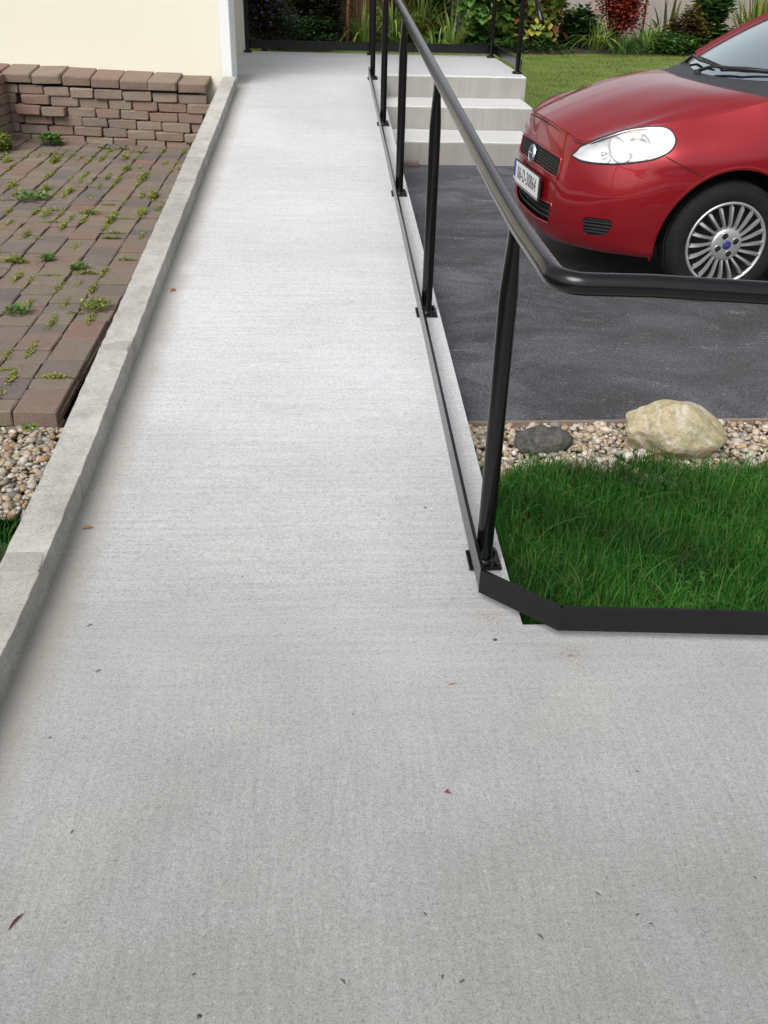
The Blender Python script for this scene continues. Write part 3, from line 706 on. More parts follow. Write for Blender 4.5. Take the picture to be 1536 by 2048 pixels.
# bonnet gap liner (dark channel below the gap)
lead = CR(HC[:, 0], np.linspace(0, 6, 60)); side_ = CR(HC[-1], np.linspace(0, 6, 40))
loop = np.concatenate([lead, side_[1:]])
for sg in (1, -1):
    g = MB(); g.tube([(p[0] + .004, -sg * p[1], p[2] - .012) for p in loop], .007, 8); g.build('panel_gap', M_dark, car)
    g = MB(); g.tube([wpt(sg * a, b, -.0015) for a, b in CR(np.array([(5.75, 5.93), (6.05, 5.68), (6.4, 5.38), (6.7, 5.14), (7.03, 4.9)]), np.linspace(0, 4, 24))], .003, 6); g.build('panel_gap', M_dark, car)
# headlights
def patch(poly, sg, prof, name, mat, parent, rings=8, smooth=True):
    c = poly.mean(0); P = []
    for k in range(rings + 1):
        f = 1 - k / rings; P.append([wpt(sg * (c[0] + (q[0] - c[0]) * f), c[1] + (q[1] - c[1]) * f, prof(f)) for q in poly])
    P = np.array(P); P = np.concatenate([P, P[:, :1]], 1); g = MB(); g.grid(P, flip=sg > 0); return g.build(name, mat, parent, smooth=smooth)
for sg in (1, -1):
    hl = patch(HL, sg, lambda f: .0016 if f > .93 else -.008 - .060 * (1 - (f / .93) ** 2.2), 'headlight', M_mist, car, 15)
    patch(HL, sg, lambda f: .003 + .009 * (1 - f * f), 'lens', M_lens, hl)
    g = MB(); P = [wpt(sg * q[0], q[1], .002) for q in np.concatenate([HL, HL[:1]])]; g.tube(P, .0042, 8, False); g.build('lamp_rim', M_trim, hl, smooth=True)
    # two reflector dishes behind the lens, facing forwards
    for (a, b, rr, mt) in ((3.72, 6.2, .058, M_mist), (5.05, 6.33, .072, M_chrome)):
        c = np.array(wpt(sg * a, b, -.03)); n = np.array(wpt(sg * a, b, .02)) - c; n /= np.linalg.norm(n); n = n * .75 + np.array([-.45, -sg * .12, .0]); n /= np.linalg.norm(n)
        q = Vector(n).to_track_quat('Z', 'Y').to_matrix()
        g = MB(); pr = [(rr, .012), (rr * .97, .006), (rr * .8, -.012), (rr * .55, -.026), (rr * .25, -.036), (.012, -.038)]
        g.lathe(pr, 32, 'z'); g.v = [tuple(q @ Vector(v) + Vector(c)) for v in g.v]; g.build('reflector', mt, hl, smooth=True)
        g = MB(); g.lathe([(.0, .012), (.012, .010), (.014, 0), (.014, -.036)], 16, 'z'); g.v = [tuple(q @ Vector(v) + Vector(c)) for v in g.v]; g.build('bulb', M_amber if rr > .07 else M_chrome, hl, smooth=True)
    g = MB(); k = [wpt(sg * (4.38 + .33 * math.cos(th)), 6.28 + .62 * math.sin(th), -.012) for th in np.linspace(0, 2 * PI, 40)]; g.tube(k, .0035, 8, False); g.build('divider_ring', plain('lamp grey', (.25, .26, .28), .3, .6), hl, smooth=True)
    # front fog grille
    fg = patch(FG, sg, lambda f: -.035 + .034 * f ** 8, 'fog_grille', M_trim, car, 6, True)
    for b in (2.02, 2.2, 2.38, 2.56, 2.7):
        g = MB(); L_ = [a for a in np.linspace(3.35, 4.6, 40) if inpoly(np.array([a]), np.array([b]), shrink(FG, .97))[0]]
        g.tube([wpt(sg * a, b, -.008) for a in L_], .0055, 6); g.build('slat', M_trim, fg)
# upper and lower grille
def span(fn, x, n=40): return [fn(a) for a in np.linspace(-x, x, n)]
def gpatch(amax, top, bot, off, n=40, k=6):
    P = np.array([[wpt(a, bot(abs(a)) + (top(abs(a)) - bot(abs(a))) * j / k, off) for j in range(k + 1)] for a in np.linspace(-amax, amax, n)]); return P
gr = MB().grid(gpatch(2.2, lambda a: GRT(a) + .3, lambda a: GRB(a) - .3, -.03)).build('grille', M_trim, car)
for j in range(1, 7):
    g = MB(); f = j / 7; g.tube([wpt(a, GRB(abs(a)) + (GRT(abs(a)) - GRB(abs(a))) * f, -.004) for a in np.linspace(-1.86, 1.86, 40)], .0042, 6); g.build('slat', M_trim, gr)
g = MB()
for a in np.linspace(-1.8, 1.8, 27): g.tube([wpt(a, GRB(abs(a)) + (GRT(abs(a)) - GRB(abs(a))) * f, -.007) for f in (0, .33, .66, 1)], .0032, 5)
tag(g.build('grille_ribs', M_trim, gr), kind='stuff')
ring = [wpt(a, GRT(abs(a)), .001) for a in np.linspace(-1.86, 1.86, 40)] + [wpt(1.87, b, .001) for b in np.linspace(GRT(1.86), GRB(1.86), 8)[1:-1]] + [wpt(a, GRB(abs(a)), .001) for a in np.linspace(1.86, -1.86, 40)] + [wpt(-1.87, b, .001) for b in np.linspace(GRB(1.86), GRT(1.86), 8)[1:]]
g = MB(); g.tube(ring, .0065, 8, False); g.build('grille_frame', M_red, gr, smooth=True)
lg = MB().grid(gpatch(2.25, lambda a: LGT + .45, lambda a: LGB - .4, -.05)).build('lower_grille', M_trim, car)
for b in (2.25, 2.5, 2.75):
    g = MB(); g.tube([wpt(a, b, -.02) for a in np.linspace(-1.74, 1.74, 40)], .006, 6); g.build('slat', M_trim, lg)
ring = [wpt(a, LGT, -.002) for a in np.linspace(-1.74, 1.74, 30)] + [wpt(1.74, b, -.002) for b in np.linspace(LGT, LGB, 8)[1:-1]] + [wpt(a, LGB, -.002) for a in np.linspace(1.74, -1.74, 30)] + [wpt(-1.74, b, -.002) for b in np.linspace(LGB, LGT, 8)[1:]]
g = MB(); g.tube(ring, .008, 8, False); g.build('lower_grille_frame', M_red, lg, smooth=True)
# lettering helper: font curve -> mesh
def text(name, s, size, mat, parent, org, X, Y, Z, sx=1., depth=.0006, align='CENTER'):
    cu = bpy.data.curves.new(name, 'FONT'); cu.body = s; cu.size = size; cu.align_x = align; cu.align_y = 'CENTER'; cu.extrude = depth; cu.space_character = 1.12
    tmp = bpy.data.objects.new(name, cu); COL.objects.link(tmp); dg = bpy.context.evaluated_depsgraph_get()
    me = bpy.data.meshes.new_from_object(tmp.evaluated_get(dg)); bpy.data.objects.remove(tmp); bpy.data.curves.remove(cu)
    X, Y, Z, org = Vector(X), Vector(Y), Vector(Z), Vector(org)
    for v in me.vertices: v.co = org + X * v.co.x * sx + Y * v.co.y + Z * v.co.z
    me.materials.clear(); me.materials.append(mat); o = bpy.data.objects.new(name, me); return link(o, parent)
# number plate
g = MB(); g.box((-.022, -.268, .402), (-.008, .268, .533)); npl = g.build('number_plate', M_trim, car, bevel=.003)
g = MB(); g.box((-.0235, -.262, .418), (-.0222, .262, .529)); g.build('plate_face', M_plate, npl)
g = MB(); g.box((-.0235, -.262, .405), (-.0222, .262, .4165)); g.build('plate_strip', M_silver, npl)
g = MB(); g.box((-.0239, .222, .4185), (-.0234, .2618, .5285)); g.build('plate_band', M_blue, npl)
AX = ((0, -1, 0), (0, 0, 1), (-1, 0, 0))
text('plate_characters', '06-D-30864', .098, M_ink, npl, (-.0242, -.022, .4735), *AX, sx=.74)
text('band_letters', 'IRL', .022, M_plate, npl, (-.0244, .242, .432), *AX)
# badge
g = MB(); cx, cz = wpt(0, 4.86, .006)[0], .607
def disc(prof, n, c, ax, m_):
    q = Vector(ax).to_track_quat('Z', 'Y').to_matrix(); g = MB(); g.lathe(prof, n, 'z'); g.v = [tuple(q @ Vector(v) + Vector(c)) for v in g.v]; return g
bd = disc([(0, .009), (.036, .008), (.0375, .009), (.042, .012), (.048, .009), (.051, 0)], 40, (cx, 0, cz), (-1, 0, .1), 0).build('badge', M_chrome, car, smooth=True)
disc([(0, .0108), (.030, .0104), (.0362, .0094)], 36, (cx - .0004, 0, cz), (-1, 0, .1), 0).build('badge_face', M_badge, bd, smooth=True)
text('badge_letters', 'FIAT', .024, M_chrome, bd, (cx - .0118, 0, cz + .001), *AX)
# cowl, windscreen, roof, glass, pillars
tv = np.linspace(-1, 1, 25)
def cur(c, e, p=2.0): return lambda t: c + (e - c) * abs(t) ** p
hend = lambda t: CR(HC[:, -1], [abs(t) * 6])[0]
wb = lambda t: (cur(.925, 1.16)(t), t * .668, cur(1.022, 1.055)(t)); wtp = lambda t: (cur(1.83, 1.89)(t), t * .545, cur(1.432, 1.405)(t))
g = MB(); P = []
for t in tv:
    h = hend(t); b = wb(t); P.append([(h[0] + .006, -math.copysign(h[1], t), h[2] - .006), ((h[0] + b[0]) / 2, -(math.copysign(h[1], t) + b[1]) / 2, (h[2] + b[2]) / 2 + .002), (b[0], -b[1], b[2] - .002)])
g.grid(np.array(P), flip=True); g.build('cowl', M_cowl, car, smooth=True)
P = []
for t in tv:
    b, u = np.array(wb(t)), np.array(wtp(t)); P.append([tuple((b + (u - b) * f + np.array([0, 0, .035 * math.sin(PI * f)])) * np.array([1, -1, 1])) for f in np.linspace(0, 1, 14)])
ws = MB().grid(np.array(P), flip=True).build('windscreen', M_glass, car, smooth=True)
g = MB(); g.grid(np.array([[P_[-1], P_[-2], ] for P_ in P]) - np.array([0, 0, .003])); g.build('windscreen_band', M_trim, ws)
for sg in (1, -1):
    e = [np.array(P[-1 if sg > 0 else 0][k]) for k in range(14)]
    o1 = [p + np.array([.0, -sg * .030, .024]) for p in e]; o2 = [p + np.array([.075, -sg * (.045 - .012 * k / 13), -.03]) for k, p in enumerate(e)]
    pl = MB().grid(np.array([[e[k], o1[k], (o1[k] + o2[k]) / 2 + np.array([0, -sg * .006, .006]), o2[k]] for k in range(14)]), flip=sg < 0).build('pillar', M_red, car, smooth=True)
    g = MB(); g.tube([tuple(p + np.array([0, 0, .001])) for p in e], .004, 6); g.build('windscreen_seal', M_trim, ws)
    # side glass and roof rail
    rail = CR(np.array([(1.93, .575, 1.385), (2.4, .58, 1.42), (3.0, .575, 1.41), (3.45, .55, 1.36), (3.75, .52, 1.27)]), np.linspace(0, 4, 30))
    belt = CR(WN[9:16, 7], np.linspace(.35, 5.9, 30)); P2 = []
    for k in range(30):
        b, u = belt[k], rail[k]; P2.append([tuple((b + (u - b) * f + np.array([0, .02 * math.sin(PI * f), 0])) * np.array([1, -sg, 1])) for f in np.linspace(0, 1, 6)])
    sgl = MB().grid(np.array(P2), flip=sg > 0).build('side_window', M_tint, car, smooth=True)
    g = MB(); P2 = np.array(P2)
    g.grid(P2[15:18] + np.array([0, -sg * .004, 0]), flip=sg > 0); g.build('window_pillar', M_trim, sgl)
    g = MB(); g.tube([tuple(p[0] + np.array([0, -sg * .004, .004])) for p in P2], .008, 6); g.build('window_seal', M_trim, sgl)
    g = MB(); g.tube([tuple(np.array(p[-1]) + np.array([0, -sg * .004, 0])) for p in P2], .02, 8); g.build('roof_rail', M_red, car, smooth=True)
    # door mirror
    m_ = MB(); rg = []
    for f, k in ((0, .3), (.15, .8), (.5, 1), (.85, .9), (1, .4)): rg.append([(1.36 + .09 * f - .03, -sg * (.83 + .10 + .095 * k * math.cos(th)), 1.04 + .065 * k * math.sin(th)) for th in np.linspace(0, 2 * PI, 17)])
    m_.grid(np.array(rg), flip=sg > 0); m_.tube([(1.38, -sg * .78, .985), (1.37, -sg * .90, 1.02)], .022, 8); m_.build('door_mirror', M_red, car, smooth=True)
rf = [[tuple(np.array([u[0], -u[1], u[2]])) for u in [wtp(t)]][0] for t in tv]
rows = [(1.86, .555, 1.432, .0), (2.3, .585, 1.472, 0), (2.9, .585, 1.468, 0), (3.4, .56, 1.42, 0), (3.75, .525, 1.33, 0)]
P = [rf]
for (s, hw, zc, _) in rows[1:]: P.append([(s, -t * hw, zc - .045 * t ** 2) for t in tv])
P = CR(np.array(P), np.linspace(0, 4, 24)); MB().grid(P, flip=True).build('roof', M_red, car, smooth=True)
P = [[(3.75, -t * .525, 1.33 - .045 * t * t) for t in tv], [(3.9, -t * .60, 1.10) for t in tv]]
MB().grid(np.array(P), flip=True).build('rear_window', M_tint, car, smooth=True)
# interior
g = MB(); g.box((1.12, -.62, .55), (1.5, .62, .97)); g.build('dashboard', M_dash, car, bevel=.05, segs=3)
for y in (-.36, .36):
    g = MB(); g.box((1.95, y - .24, .4), (2.35, y + .24, .58)); g.box((2.32, y - .23, .5), (2.46, y + .23, 1.08)); g.box((2.36, y - .12, 1.1), (2.46, y + .12, 1.28)); g.build('seat', M_seat, car, bevel=.05, segs=3)
g = MB(); g.tube([(1.62 + .07 * math.sin(a), .36 + .18 * math.cos(a), .93 + .17 * math.sin(a)) for a in np.linspace(0, 2 * PI, 30)], .016, 8, False); g.build('steering_wheel', M_trim, car, smooth=True)
# wipers
def onscreen(t, f, off=.012):
    b, u = np.array(wb(t)), np.array(wtp(t)); p = b + (u - b) * f + np.array([0, 0, .035 * math.sin(PI * f) + off]); return (p[0], -p[1], p[2])
for (t0, t1) in ((-.72, .12), (-.02, .80)):
    wp = MB().tube([(wb(t0)[0] - .035, -wb(t0)[1], 1.035), onscreen(t0 + .1, .015, .035), onscreen((t0 + t1) / 2, .035, .028), onscreen(t1 - .15, .05, .02)], [.010, .009, .007, .006], 8).build('wiper', M_trim, car, smooth=True)
    MB().tube([onscreen(t0 + .12, .055), onscreen((t0 + t1) / 2, .075), onscreen(t1, .06)], .006, 6).build('wiper_blade', M_trim, wp)
    g = MB(); g.lathe([(0, .02), (.018, .018), (.02, 0)], 14, 'z', (wb(t0)[0] - .035, -wb(t0)[1], 1.022)); g.build('pivot_cap', M_trim, wp)
# wheels
tyre = MB(); tyre.lathe([(.203, .016), (.213, .005), (.232, -.002), (.262, -.004), (.285, .003), (.300, .016), (.307, .034), (.308, .052), (.300, .053), (.300, .060), (.3085, .061), (.309, .088), (.301, .089), (.301, .096), (.309, .097), (.3085, .124), (.300, .125), (.300, .132), (.308, .133), (.307, .151), (.300, .169), (.285, .182), (.203, .17)], 72)
lug = MB()
for k in range(64):
    a = 2 * PI * k / 64; c_, s_ = math.cos(a), math.sin(a); r0, r1 = .2855, .3085; ta = np.array([-s_, 0, c_]); ra = np.array([c_, 0, s_])
    q = [ra * r0 + np.array([0, .0005, 0]), ra * .300 + np.array([0, .012, 0]), ra * .3086 + np.array([0, .033, 0])]
    vs_ = [];
    for p in q: vs_ += [p - ta * .0085, p + ta * .0085]
    lug.add(vs_, [(0, 1, 3, 2), (2, 3, 5, 4)])
tyre_me = tyre.mesh('tyre', M_tyre, True); lug_me = lug.mesh('tread_lugs', M_tyre, True)
rim_me = MB().lathe([(0, .05), (.17, .05), (.200, .03), (.204, .02)], 48).mesh('wheel', M_dark, True)
ring_me = MB().lathe([(.196, .012), (.199, .002), (.206, -.003), (.212, -.001), (.214, .006)], 64).mesh('wheel_cover_ring', M_silver, True)
hub_me = MB().lathe([(0, -.010), (.03, -.0105), (.07, -.009), (.079, -.005), (.084, .006), (.084, .03)], 48).mesh('hub', M_silver, True)
hole_me = MB().lathe([(0, -.0118), (.0150, -.0117), (.0165, -.0105)], 20).mesh('bolt_hole', M_dark, True); hring_me = MB().lathe([(.0158, -.0105), (.0172, -.0130), (.0190, -.0095)], 20).mesh('bolt_ring', M_silver, True)
cap_me = MB().lathe([(0, -.0135), (.018, -.013), (.0225, -.011), (.0235, -.008)], 28).mesh('hub_cap', M_badge, True)
sp = MB(); L_ = []
for f in np.linspace(0, 1, 8):
    r = .078 + .114 * f; a = .05 * math.sin(f * 2.4) + .05 * f; wv = .0085 + .0045 * f + (.004 if f < .1 else 0); yy = -.001 - .012 * math.sin(f * PI * .8)+ .006 * f
    c_ = np.array([r * math.cos(a), yy, r * math.sin(a)]); tn = np.array([-math.sin(a), 0, math.cos(a)]); sk = np.array([math.cos(a), 0, math.sin(a)]) * (.006 * f)
    L_.append([c_ - tn * wv * .9 - sk + np.array([0, .014, 0]), c_ - tn * wv * .5 - sk, c_ + tn * wv * .5 + sk, c_ + tn * wv * .9 + sk + np.array([0, .016, 0])])
sp.grid(np.array(L_), flip=True); sp.add(L_[-1], [(0, 1, 2, 3)]); spoke_me = sp.mesh('spoke', M_silver, False)
for (s, sg) in ((.84, 1), (.84, -1), (3.35, 1), (3.35, -1)):
    wl = bpy.data.objects.new('wheel', rim_me); link(wl, car); wl.location = (s, -sg * .802, .306)
    wl.rotation_euler = (0, 0, 0 if sg > 0 else PI)
    for nm, me in (('tyre', tyre_me), ('tread_lugs', lug_me), ('wheel_cover_ring', ring_me), ('hub', hub_me), ('hub_cap', cap_me)): link(bpy.data.objects.new(nm, me), wl)
    for k in range(20):
        o = bpy.data.objects.new('spoke', spoke_me); o.rotation_euler = (0, 2 * PI * k / 20 + .06, 0); link(o, wl)
    for k in range(4):
        a = math.radians(22 + 90 * k)
        for me, nm in ((hole_me, 'bolt_hole'), (hring_me, 'bolt_ring')): o = bpy.data.objects.new(nm, me); o.location = (.048 * math.cos(a), 0, .048 * math.sin(a)); link(o, wl)
    if sg > 0 and s < 1: text('hub_letters', 'FIAT', .014, M_chrome, wl, (0, -.0138, 0), (1, 0, 0), (0, 0, 1), (0, -1, 0))
# ---------------------------------------------------------------- gravel, stones, grass, plants
_bm = bmesh.new(); bmesh.ops.create_icosphere(_bm, subdivisions=2, radius=1); _bm.verts.ensure_lookup_table()
ICO_V = np.array([v.co[:] for v in _bm.verts]); ICO_F = np.array([[v.index for v in f.verts] for f in _bm.faces]); _bm.free()
_bm = bmesh.new(); bmesh.ops.create_icosphere(_bm, subdivisions=1, radius=1); ICO1_V = np.array([v.co[:] for v in _bm.verts]); ICO1_F = np.array([[v.index for v in f.verts] for f in _bm.faces]); _bm.free()
PEBC = np.array([(.50, .42, .31), (.42, .34, .23), (.58, .52, .43), (.30, .25, .20), (.36, .22, .12), (.46, .35, .27), (.62, .58, .52), (.22, .20, .18), (.44, .30, .17), (.40, .36, .31)])
def pebbles(name, pts, rlo, rhi, bright=1.):
    n = len(pts); A = RNG.normal(size=(n, 3, 3)); Qm, _ = np.linalg.qr(A)
    r = RNG.uniform(rlo, rhi, n) * RNG.choice([.6, .8, 1, 1.25, 1.6], n, p=[.2, .25, .25, .2, .1])
    sc = np.stack([r * RNG.uniform(1., 1.5, n), r * RNG.uniform(.75, 1.05, n), r * RNG.uniform(.5, .8, n)], 1)
    base = ICO1_V[None] * (1 + RNG.normal(0, .17, (n, len(ICO1_V), 1)))
    tilt = RNG.uniform(-.5, .5, (n, 2)); yawr = RNG.uniform(0, 2 * PI, n)
    V = base * sc[:, None]
    cx_, sx_ = np.cos(tilt[:, 0])[:, None], np.sin(tilt[:, 0])[:, None]; y_, z_ = V[..., 1] * cx_ - V[..., 2] * sx_, V[..., 1] * sx_ + V[..., 2] * cx_
    c_, s_ = np.cos(yawr)[:, None], np.sin(yawr)[:, None]; x2, y2 = V[..., 0] * c_ - y_ * s_, V[..., 0] * s_ + y_ * c_
    V = np.stack([x2, y2, z_], -1) + np.asarray(pts)[:, None]
    Fs = ICO1_F[None] + (np.arange(n) * len(ICO1_V))[:, None, None]
    col = PEBC[RNG.choice(len(PEBC), n, p=[.15, .13, .15, .08, .06, .12, .1, .05, .06, .1])] * RNG.uniform(.7, 1.1, (n, 1)) * bright
    me = npmesh(name, V.reshape(-1, 3), Fs.reshape(-1, 3), M_peb, np.repeat(col, len(ICO1_V), 0), True)
    return tag(link(bpy.data.objects.new(name, me)), kind='stuff')
# right-hand gravel strip
g = MB(); g.add([(XS + .002, 2.5, -.10), (4.5, 2.55, -.10), (4.5, 3.30, -.10), (XS + .002, 3.232, -.10)], [(0, 1, 2, 3)]); struct(g, 'gravel_bed', M_sand)
n = 6800; px = RNG.uniform(XS + .02, 3.2, n); py = RNG.uniform(2.74, 3.215, n) + .018 * (px - .5); pz = RNG.uniform(-.088, -.062, n)
gv = pebbles('gravel', np.stack([px, py, pz], 1), .0080, .0140); tag(gv, 'pale mixed pebble gravel strip between the asphalt and the grass', 'gravel')
g = MB(); g.box((XS + .004, 3.217, -.16), (4.5, 3.232, -.058)); 
g.v = [(v[0], v[1] + .018 * (v[0] - .5), v[2]) for v in g.v]; eb = g.build('edging_strip', M_brick); tag(eb, 'thin brownish edging strip along the front edge of the asphalt', 'edging')
# left-hand gravel
g = MB(); g.add([(-2.6, 2.5, -.125), (-.853, 2.5, -.125), (-.853, 3.36, -.125), (-2.6, 3.36, -.125)], [(0, 1, 2, 3)]); struct(g, 'gravel_bed', M_sand)
n = 3800; px = RNG.uniform(-1.9, -.865, n); py = RNG.uniform(2.62, 3.25, n); pz = RNG.uniform(-.112, -.088, n)
k = (px > -.93) & (py > 3.2); extra = np.stack([RNG.uniform(-.93, -.865, 90), RNG.uniform(3.2, 3.36, 90), RNG.uniform(-.105, -.085, 90)], 1)
gv = pebbles('gravel', np.concatenate([np.stack([px, py, pz], 1), extra]), .0080, .0140, .8); tag(gv, 'warm brown pebble gravel left of the kerb below the paved patio', 'gravel')
# boulders
def boulder(name, label, c, sz, seed, mat, rot=0, pts=None):
    bm = bmesh.new(); bmesh.ops.create_icosphere(bm, subdivisions=5, radius=1)
    o = Vector((seed * 3.7, seed * 1.9, seed)); rr = random.Random(seed)
    planes = [(Vector((rr.gauss(0, 1), rr.gauss(0, 1), rr.gauss(0, .8))).normalized(), rr.uniform(.86, .98)) for _ in range(14)]
    if pts: planes += [(Vector(p).normalized(), d) for p, d in pts]
    for v in bm.verts:
        d = v.co.normalized(); r = 1.
        for n_, h in planes:
            q = d.dot(n_)
            if q > .01: r = min(r, h / q)
        r = r * .9 + .1; r *= 1 + .07 * mnoise.noise(d * 2.2 + o) + .05 * mnoise.noise(d * 5 + o) + .022 * mnoise.noise(d * 13 + o)
        v.co = Vector((d.x * sz[0], d.y * sz[1], d.z * sz[2])) * r
    bmesh.ops.smooth_vert(bm, verts=bm.verts, factor=.5, use_axis_x=True, use_axis_y=True, use_axis_z=True)
    me = bpy.data.meshes.new(name); bm.to_mesh(me); bm.free(); me.materials.append(mat); me.polygons.foreach_set('use_smooth', [True] * len(me.polygons))
    ob = bpy.data.objects.new(name, me); ob.location = c; ob.rotation_euler = (0, 0, rot); link(ob); return tag(ob, label, 'rock')
boulder('boulder', 'large cream and yellow boulder sitting on the gravel strip', (1.272, 3.015, .004), (.198, .125, .110), 12, M_boul, -.12, [((.75, -.1, .68), .74), ((-.8, -.2, .6), .80), ((0, 0, -1), .72), ((.2, -.6, .75), .82), ((-.7, -.6, -.3), .8)])
boulder('dark_stone', 'small dark grey flat-topped stone on the gravel near the railing post', (.795, 3.03, -.045), (.115, .065, .058), 5, M_drock, .1, [((0, 0, 1), .72), ((-.5, 0, .85), .8)])
# ---- blades
def blades(name, px, py, pz, hlo, hhi, wlo, whi, cols, lean=.5, segs=3, jit=.25):
    n = len(px); h = RNG.uniform(hlo, hhi, n); wd = RNG.uniform(wlo, whi, n); a = RNG.uniform(0, 2 * PI, n); ln = np.abs(RNG.normal(0, lean, n)); fa = a + RNG.normal(PI / 2, .5, n)
    V = []; C = []
    base = np.stack([px, py, pz], 1); dirv = np.stack([np.cos(a), np.sin(a), np.zeros(n)], 1); sd_ = np.stack([np.cos(fa), np.sin(fa), np.zeros(n)], 1)
    col = np.array(cols)[RNG.integers(0, len(cols), n)] * RNG.uniform(1 - jit, 1 + jit, (n, 1))
    col = col * (.95 + .38 * np.sin(px * 6.3 + 1.7 * np.sin(py * 5.1)) * np.sin(py * 7.7 + px * 2.3))[:, None]
    rows = []
    for k in range(segs + 1):
        f = k / segs; bend = ln * f * f
        c = base + dirv * (h * bend)[:, None] + np.array([0, 0, 1]) * (h * f * (1 - .35 * np.minimum(bend, 1.2)))[:, None]
        ww = wd * (1 - f ** 1.6) * .5 + .0002
        rows.append((c - sd_ * ww[:, None], c + sd_ * ww[:, None]))
    V = np.stack([q for r_ in rows for q in r_], 1); m = 2 * (segs + 1)
    Fq = np.array([[2*k, 2*k+1, 2*k+3, 2*k+2] for k in range(segs)])
    Fs = Fq[None] + (np.arange(n) * m)[:, None, None]
    me = npmesh(name, V.reshape(-1, 3), Fs.reshape(-1, 4), M_grass, np.repeat(col, m, 0))
    return tag(link(bpy.data.objects.new(name, me)), kind='stuff')
GC = [(.018, .110, .011), (.026, .135, .013), (.036, .165, .017), (.013, .082, .009), (.065, .19, .03), (.11, .165, .04)]
g = MB(); g.add([(XS + .001, 1.895, -.085), (4.4, 1.875, -.085), (4.4, 2.93, -.085), (XS + .001, 2.90, -.085)], [(0, 1, 2, 3)]); struct(g, 'turf', M_soil)
n = 44000; px = RNG.uniform(XS + .006, 2.35, n); e = 2.86 + .05 * np.sin(px * 7) + .035 * np.sin(px * 17 + 1)
e = np.where((px > .95) & (px < 1.3), e - .05, e); py = 1.90 + (e - 1.90) * RNG.uniform(0, 1, n) ** .95
cl = .55 + .65 * (np.sin(px * 9 + np.sin(py * 7) * 2) * np.sin(py * 11 + px * 3) * .5 + .5)
k = RNG.uniform(0, 1, n) < cl; px, py = px[k], py[k]
o = blades('grass', px, py, np.full(len(px), -.085), .045, .115, .0018, .0042, GC, .55); tag(o, 'dense deep green grass patch inside the corner of the railing', 'grass')
n = 900; px = RNG.uniform(XS + .02, 2.3, n); py = RNG.uniform(1.93, 2.84, n)
o = blades('long_grass', px, py, np.full(n, -.085), .11, .17, .0022, .004, [(.05, .16, .03), (.08, .18, .045)], .9, 4); tag(o, 'longer pale grass blades standing out of the green patch', 'grass')
# small round-leaved weeds in the grass
def leafmesh(n, cx, cy, cz, spread, size, cols, tilt=.6, lo=-.2):
    a = RNG.uniform(0, 2 * PI, n); L = RNG.uniform(.7, 1.2, n) * size; W_ = L * .42; t_ = RNG.uniform(lo, tilt, n)
    c = np.stack([cx, cy, cz], 1) + RNG.normal(0, 1, (n, 3)) * spread
    d = np.stack([np.cos(a) * np.cos(t_), np.sin(a) * np.cos(t_), np.sin(t_)], 1); s_ = np.stack([-np.sin(a), np.cos(a), RNG.uniform(-.3, .3, n)], 1); up = np.cross(d, s_) * .12
    V = np.stack([c, c + d * (L * .35)[:, None] - s_ * W_[:, None] + up * L[:, None], c + d * (L * .5)[:, None], c + d * (L * .35)[:, None] + s_ * W_[:, None] + up * L[:, None], c + d * (L * .75)[:, None] - s_ * (W_ * .7)[:, None] + up * L[:, None], c + d * (L * .75)[:, None] + s_ * (W_ * .7)[:, None] + up * L[:, None], c + d * L[:, None]], 1)
    Fq = np.array([[0, 2, 1, 1], [0, 3, 2, 2], [1, 2, 6, 4], [3, 5, 6, 2]]); 
    tri = np.array([[0, 2, 1], [0, 3, 2], [1, 2, 4], [2, 6, 4], [2, 3, 5], [2, 5, 6]])
    Fs = (tri[None] + (np.arange(n) * 7)[:, None, None]).reshape(-1, 3); col = np.array(cols)[RNG.integers(0, len(cols), n)] * RNG.uniform(.65, 1.25, (n, 1))
    return V.reshape(-1, 3), Fs, np.repeat(col, 7, 0)
n = 500; cxn = RNG.uniform(.55, 2.2, 30); cyn = RNG.uniform(1.93, 2.8, 30); ii = RNG.integers(0, 30, n)
V, Fs, C = leafmesh(n, cxn[ii], cyn[ii], np.full(n, -.045), np.array([.035, .035, .015]), .020, [(.035, .11, .016), (.05, .135, .02), (.025, .09, .012)])
tag(link(bpy.data.objects.new('clover', npmesh('clover', V, Fs, M_leaf, C))), 'small clover-like leaves scattered through the green grass patch', 'clover', kind='stuff')
# left grass corner
n = 20000; px = RNG.uniform(-1.9, -.857, n); py = RNG.uniform(-.3, 2.66, n) + .03 * np.sin(px * 20)
g = MB(); g.add([(-2.6, -2.0, -.125), (-.853, -2.0, -.125), (-.853, 2.66, -.125), (-2.6, 2.66, -.125)], [(0, 1, 2, 3)]); struct(g, 'turf', M_soil)
o = blades('grass', px, py, np.full(n, -.125), .03, .085, .0018, .004, GC, .5); tag(o, 'dark green grass outside the kerb at the left edge', 'grass')
# far lawn: short mown blades
n = 70000; px = RNG.uniform(1.9, 9.5, n); py = 8.8 + (16.3 - 8.8) * RNG.uniform(0, 1, n) ** 1.1; k = ~((px < 1.95) & (py < 11.7)); px, py = px[k], py[k]
o = blades('lawn_grass', px, py, np.array([zl(0, v) for v in py]) - .004, .018, .045, .004, .008, [(.15, .23, .045), (.19, .26, .06), (.22, .265, .08), (.12, .195, .035)], .7, 2); tag(o, 'short mown yellow green lawn beyond the steps', 'lawn')
n = 9000; px = RNG.uniform(-1.6, 1.95, n); py = RNG.uniform(11.72, 16.2, n)
o = blades('lawn_grass', px, py, np.array([zl(0, v) for v in py]) - .004, .02, .05, .004, .008, [(.13, .21, .04), (.17, .24, .05)], .7, 2); tag(o, 'strip of lawn behind the terrace railing', 'lawn')
